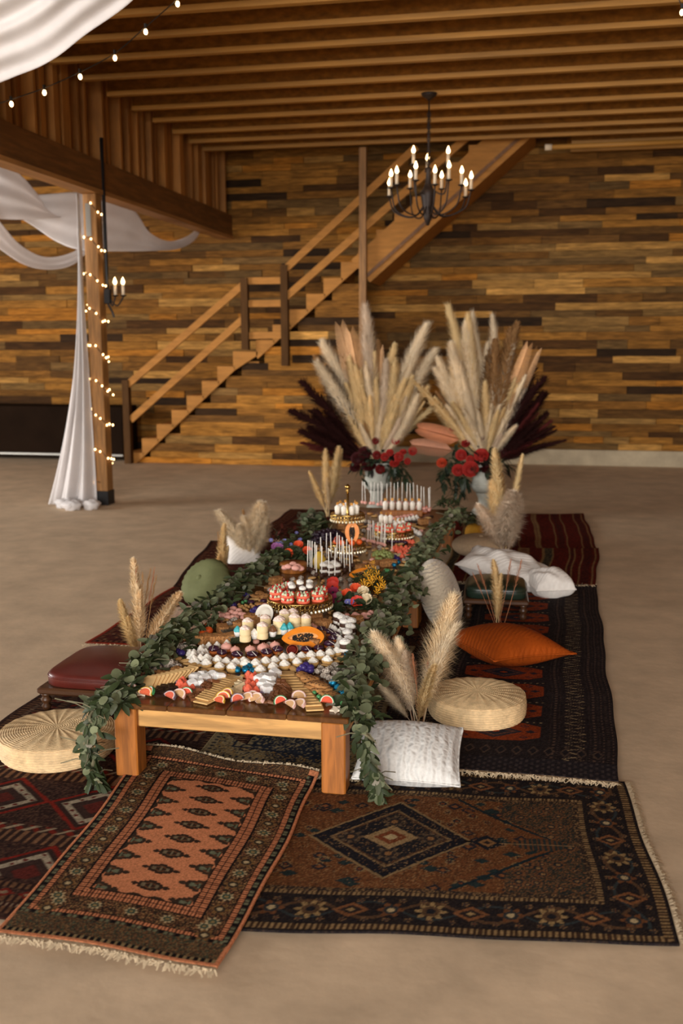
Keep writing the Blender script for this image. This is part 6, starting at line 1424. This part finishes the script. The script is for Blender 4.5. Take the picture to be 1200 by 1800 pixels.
for i in range(6):
    f = i/5; spawn('pink_rose_sweet', 'pale pink sweet behind the row of tall cream cups', 'sweet', 'pink sweets behind the cups', PINKM, Vector((bp_.x-.12+.24*f, bp_.y+.028+.03*f, TZ+.044+.03)), (0, 0, U(0, 6)), 1.3)
row('pink_macaron', 'pink macaron in the row in front of the tall cream cups', 'macaron', 'pink macaron row', PINKM, (690, 375), (890, 340), 7, zG, sc=1.15)
row('meringue_kiss', 'white meringue in front of the pink macaron row', 'meringue', 'white meringues by the macaron row', kiss, (735, 395), (900, 365), 6, zG, sc=1.1)
row('plum_candy', 'dark plum in the curved row at the far end of the table', 'plum', 'row of dark plums', purplemac, (690, 455), (850, 545), 10, zG, bow=-12, sc=1.05)
row('meringue_kiss', 'white meringue in the curved row behind the dark plums', 'meringue', 'white meringue row at the far end', kiss, (720, 440), (925, 515), 10, zG, bow=-14, sc=1.1)
row('chocolate_date', 'dark chocolate date in the row behind the white meringue row', 'chocolate', 'row of dark dates', [('body', lump((.016, .012, .011), dkc, 'date', 12, 8, .06, 8), [])], (780, 415), (960, 400), 8, zG)
row('almond_pastry', 'golden pastry finger by the far right garland', 'pastry', 'pastry fingers by the far garland', PAST, (850, 430), (960, 460), 6, zG)
row('coral_candy', 'coral candy inside the curve of dark plums', 'candy', 'coral candies by the plums', coral, (700, 520), (800, 560), 7, zG, bow=-8)
row('coral_candy', 'coral candy inside the curve of dark plums', 'candy', 'coral candies by the plums', coral, (680, 560), (860, 590), 8, zG)
row('plum_candy', 'dark plum in the second curved row near the green grapes', 'plum', 'second row of dark plums', purplemac, (640, 575), (790, 590), 7, zG)
row('cracker', 'square cracker at the far right of the table', 'cracker', 'far crackers', CRK, (880, 540), (930, 590), 5, zG, jit=.2)
put('red_berry', 'red berry on the far end of the table by the garland', 'berry', 'far red berries', coral, [(985, 270), (1000, 280), (960, 275), (975, 290), (990, 300), (940, 285)], zG, .01)
put('pink_dome', 'pink iced dome cake at the far end of the table', 'cake', 'far pink domes', pinkdome, [(900, 300), (940, 310), (970, 305), (1000, 290), (920, 330)], zG, .015)
put('melon_half', 'white oval melon half among the dark plums at the far table end', 'fruit', None, [('body', (MB().ell((0, 0, .02), (.042, .03, .022), 18, 10)).mesh('melon', cocw, True), [])], [(668, 512)], zG, .015, 0)
sticks([(400, 215), (428, 220), (475, 225), (502, 225), (545, 235), (578, 235), (625, 240), (660, 225), (688, 235), (725, 225), (764, 225), (803, 230), (840, 235), (872, 230), (908, 255), (938, 265), (966, 275), (1012, 285), (575, 215), (1018, 275)], zG, .03, 'cake pop with an upright white stick in the row at the far table end', 'far cake pops', POPW, 1.15)
sticks([(450, 565), (475, 570), (490, 570), (540, 585), (565, 590), (580, 595), (605, 605), (595, 600), (510, 575), (672, 655)], zG, .0, 'pink cake pop with an upright white stick in front of the far gold stand', 'middle cake pops', POPW, .95)

# ------------------------------------------------------------------ small sweets tucked into the gaps
stands = [(S1.x, S1.y, .13), (S2.x, S2.y, .12), (S3.x, S3.y, .14), (bp_.x, bp_.y, .15)]
def free(x, y, d):
    if any((x-a)**2+(y-b)**2 < r*r for a, b, r in stands): return False
    a = cc; ux, uy = math.cos(ang), math.sin(ang); dx, dy = x-(cc.x-.03), y-(cc.y+.045)
    if abs(dx*ux+dy*uy) < Lr*.55 and abs(-dx*uy+dy*ux) < .07: return False
    return all((x-a)**2+(y-b)**2 > d*d for a, b in USED)
rf = random.Random(21)
FILL = [('chip_cookie', 'golden cookie tucked into a gap between the sweets', 'cookie', 'cookies filling gaps', COOK, .030, 3), ('roasted_nut', 'roasted nut filling a gap between the sweets', 'nut', 'nuts filling gaps', NUT, .013, 4), ('chocolate_cluster', 'flecked chocolate cluster tucked between fruit and cakes', 'chocolate', 'clusters filling gaps', ROCK, .019, 2),
        ('almond_pastry', 'almond pastry tucked into a gap between the sweets', 'pastry', 'pastries filling gaps', PAST, .024, 3), ('pink_meringue', 'pink meringue tucked into a gap between the sweets', 'meringue', 'meringues filling gaps', PINKM, .021, 1), ('dark_chocolate', 'dark chocolate square tucked into a gap between the sweets', 'chocolate', 'dark squares filling gaps', DARK, .021, 1), ('crispy_bar', 'crispy rice bar tucked into a gap between the sweets', 'crispy bar', 'crispy bars filling gaps', BAR, .045, 2)]
bag = [f for f in FILL for _ in range(f[6])]
cnt = 0
for tries in range(6000):
    f = rf.choice(bag); y = rf.uniform(3.42, 7.3); x = rf.uniform(-1.37, -.74)
    if tries > 3000 and f[5] > .025: continue
    if y > 6.2 and rf.random() < .5: continue
    if free(x, y, f[5]+.010):
        pr = rf.choice(f[4]) if isinstance(f[4][0], list) else f[4]
        spawn(f[0], f[1], f[2], f[3], pr, (x, y, TZ), (0, 0, rf.uniform(0, 6)), 1); cnt += 1
        if cnt > 330: break
# ================================================================== LAMPS
bulbm = M('warm_bulb', C(255, 214, 150), .3, emit=((1.0, .62, .28, 1), 14))
fairym = M('fairy_bulb', C(255, 214, 150), .3, emit=((1.0, .62, .28, 1), 7))
ironm = M('dark_iron', C(46, 34, 28), .55, metal=.3, noise=(20, .3))
candm = M('candle_sleeve', C(226, 206, 176), .6)
wirem = M('dark_wire', C(30, 26, 22), .6)
def flame(r=.018, h=.07):
    mb = MB(); mb.lathe([(r*.45, 0), (r*.9, h*.18), (r, h*.34), (r*.72, h*.58), (r*.34, h*.8), (r*.05, h)], 12); return mb.mesh('bulb', bulbm, True)
FLAME = flame()
mb = MB(); mb.lathe([(.015, -.10), (.015, 0)], 12); CANDLE = mb.mesh('candle_sleeve', candm, True)
mb = MB(); mb.lathe([(.006, -.118), (.034, -.104), (.036, -.100), (.010, -.098)], 16); DISH = mb.mesh('drip_dish', ironm, True)
top = PZ(757, 160, 3.90); Yc = top.y
hub = PY(752, 345, Yc)
t = thing('chandelier', 'dark iron candle chandelier hanging from the loft joists before the staircase', 'chandelier', None, (hub.x, Yc, hub.z))
def cp(name, mb, mt, par=None, sm=True): return link(name, mb.mesh(name, mt, sm), par or t, (-hub.x, -Yc, -hub.z) if par is None else (0, 0, 0))
mb = MB(); mb.lathe([(.075, 3.88), (.07, 3.86), (.04, 3.84), (.012, 3.82)][::-1], 20, (hub.x, Yc, 0)); cp('ceiling_canopy', mb, ironm)
mb = MB(); mb.tube([(hub.x, Yc, 3.83), (hub.x, Yc, hub.z+.25)], .008, 6)
for k in range(9):
    z = hub.z+.3+k*.055
    mb.tube([(hub.x+.016*math.cos(q), Yc+(.016*math.sin(q) if k % 2 else 0), z+(.028*math.sin(q))) for q in [2*PI*j/8 for j in range(9)]], .004, 4, False)
cp('chain', mb, ironm)
mb = MB(); mb.lathe([(.012, -.27), (.04, -.20), (.055, -.08), (.07, .0), (.075, .04), (.05, .07), (.03, .12), (.022, .22), (.035, .25), (.012, .27)], 18, (hub.x, Yc, hub.z)); cp('hub', mb, ironm)
FL = [(472, 185, 'u'), (805, 190, 'u'), (607, 255, 'u'), (494, 335, 'n'), (812, 330, 'n'), (678, 375, 'n'), (312, 380, 'n'), (935, 380, 'n'), (257, 410, 'm'), (1025, 430, 'm'), (440, 420, 'f'), (742, 425, 'f'), (240, 495, 'f'), (972, 500, 'f')]
for x, y, k in FL:
    px_, py_ = 640+x/5.4545, 230+(y+28)/5.4545; p0 = PY(px_, py_, Yc); R_ = .21 if k == 'u' else .43; dx = p0.x-hub.x; dd = math.sqrt(max(R_*R_-dx*dx, .01))*(.8 if k != 'm' else .2)
    sg = -1 if k in 'nu' and not (k == 'u' and y > 220) else 1; p = PY(px_, py_, Yc+sg*dd)
    a = Vector((hub.x, Yc, hub.z-.02 if k != 'u' else hub.z+.12)); b = p+Vector((0, 0, -.115)); out = (b-a); out.z = 0
    mid1 = a+out*.35+Vector((0, 0, -.16 if k != 'u' else -.08)); mid2 = a+out*.85+Vector((0, 0, min(b.z-a.z, 0)-.10))
    mb = MB(); mb.tube(smooth_path([a, mid1, mid2, b], 16), .0075, 6); arm = cp('arm', mb, ironm)
    d = link('drip_dish', DISH, t, (p.x-hub.x, p.y-Yc, p.z-hub.z)); c_ = link('candle_sleeve', CANDLE, t, (p.x-hub.x, p.y-Yc, p.z-hub.z)); link('bulb', FLAME, c_)
# wall sconce on the post, with its conduit
q = PY(187, 521, PYc+.06)
s_ = thing('sconce', 'black two-candle wall sconce on the back of the wound post', 'sconce', None, (q.x, q.y, q.z))
mb = MB(); mb.bbox((0, 0, 0), (.09, .05, .14), .006); link('back_box', mb.mesh('back_box', blackm), s_)
mb = MB(); mb.tube([(.0, 0, -.05), (.06, -.01, -.15), (.075, -.01, -.2)], .01, 6); link('drop_finial', mb.mesh('drop_finial', blackm), s_)
for x, y in ((202, 500), (216, 500)):
    p = PY(x, y, q.y-.01)-q
    mb = MB(); mb.tube(smooth_path([(.03, 0, -.02), (p.x*.6, 0, -.09), (p.x, p.y, p.z-.115)], 12), .007, 6); link('arm', mb.mesh('arm', blackm, True), s_)
    c_ = link('candle_sleeve', CANDLE, s_, p); link('drip_dish', DISH, s_, p); link('bulb', FLAME, c_)
a, b_ = PY(172, 242, PYc+.05), PY(181, 515, PYc+.08)
mb = MB(); mb.tube([(PXc+.09, PYc+.06, a.z), (PXc+.09, PYc+.06, 2.2), (PXc+.09, PYc+.06, q.z)], .018, 8); cd = tag(link('conduit', mb.mesh('conduit', blackm, True)), 'dark metal conduit running up the post to the loft wall above the sconce', 'pipe')
# fairy lights wound round the post
fl_ = thing('fairy_lights', 'string of warm fairy lights wound round the timber post', 'string lights', None, (PXc, PYc, 0))
pts = []; turns = 8.0; N = 330
for i in range(N+1):
    f = i/N; z = 2.86-2.66*f; a = f*turns*2*PI-PI/2; c, s2 = math.cos(a), math.sin(a); m_ = max(abs(c)/.078, abs(s2)/.084); pts.append(Vector((c/m_, s2/m_, z+.025*math.sin(a*3))))
mb = MB(); mb.tube(pts, .003, 4); link('wire', mb.mesh('wire', wirem), fl_)
mb = MB(); mb.ell((0, 0, 0), (.009, .009, .011), 8, 6); FB = mb.mesh('bulb', fairym, True)
for i in range(2, N, 4):
    p = pts[i]; link('bulb', FB, fl_, p*1.0+Vector((p.x*.10+U(-.006, .01), p.y*.12, U(-.012, .012))))
# festoon bulbs across the hall
fe = thing('festoon_lights', 'strand of small warm bulbs strung below the big white swag and loft joists', 'string lights', None, PY(141, 135, 6.6))
bl = [(-50, 205), (20, 183), (78, 163), (141, 135), (202, 102), (256, 56), (312, 7), (372, -50)]; pp = [PY(x, y, 6.6) for x, y in bl]
mb = MB(); mb.tube([p-fe.location+Vector((0, 0, .03)) for p in smooth_path(pp, 60)], .004, 4); link('wire', mb.mesh('wire', wirem), fe)
mb = MB(); mb.ell((0, 0, 0), (.013, .013, .018), 10, 8); FB2 = mb.mesh('bulb', bulbm, True); mb = MB(); mb.lathe([(.010, .018), (.011, .05)], 8); SOCK = mb.mesh('socket', wirem)
for p in pp: o = link('bulb', FB2, fe, p-fe.location); link('socket', SOCK, o)
fe2 = thing('festoon_bulb', 'single festoon bulb on a wire under the joists away from the drapes', 'string lights', None, PY(1198, 22, 6.9))
link('bulb', FB2, fe2); mb = MB(); mb.tube([(-.05, 0, .14), (0, 0, .03), (.3, 0, .0), (1.2, 0, .2)], .004, 4); link('wire', mb.mesh('wire', wirem), fe2); link('socket', SOCK, fe2)
# pipe with a white end below the last joists, and a pale plate on a joist
a, b_ = PY(962, 259, 12.35), PY(1215, 248, 12.35)
t = thing('ceiling_pipe', 'slim wooden-brown pipe with a white end cap under the joists beside the stair head', 'pipe', None, a)
mb = MB(); mb.tube([(0, 0, 0), b_-a], .028, 10); link('pipe_body', mb.mesh('pipe_body', lumber, True), t); mb = MB(); mb.tube([(-.03, 0, 0), (.05, 0, 0)], .036, 12); link('end_cap', mb.mesh('end_cap', candm, True), t)
p = PY(270, 74, 7.64); mb = MB(); mb.bbox((0, 0, 0), (.11, .012, .035), .002); tag(link('tie_label', mb.mesh('tie_label', candm), None, (p.x, 7.72, 3.93)), 'small pale plate fixed on a loft joist near the festoon bulbs', 'plate')
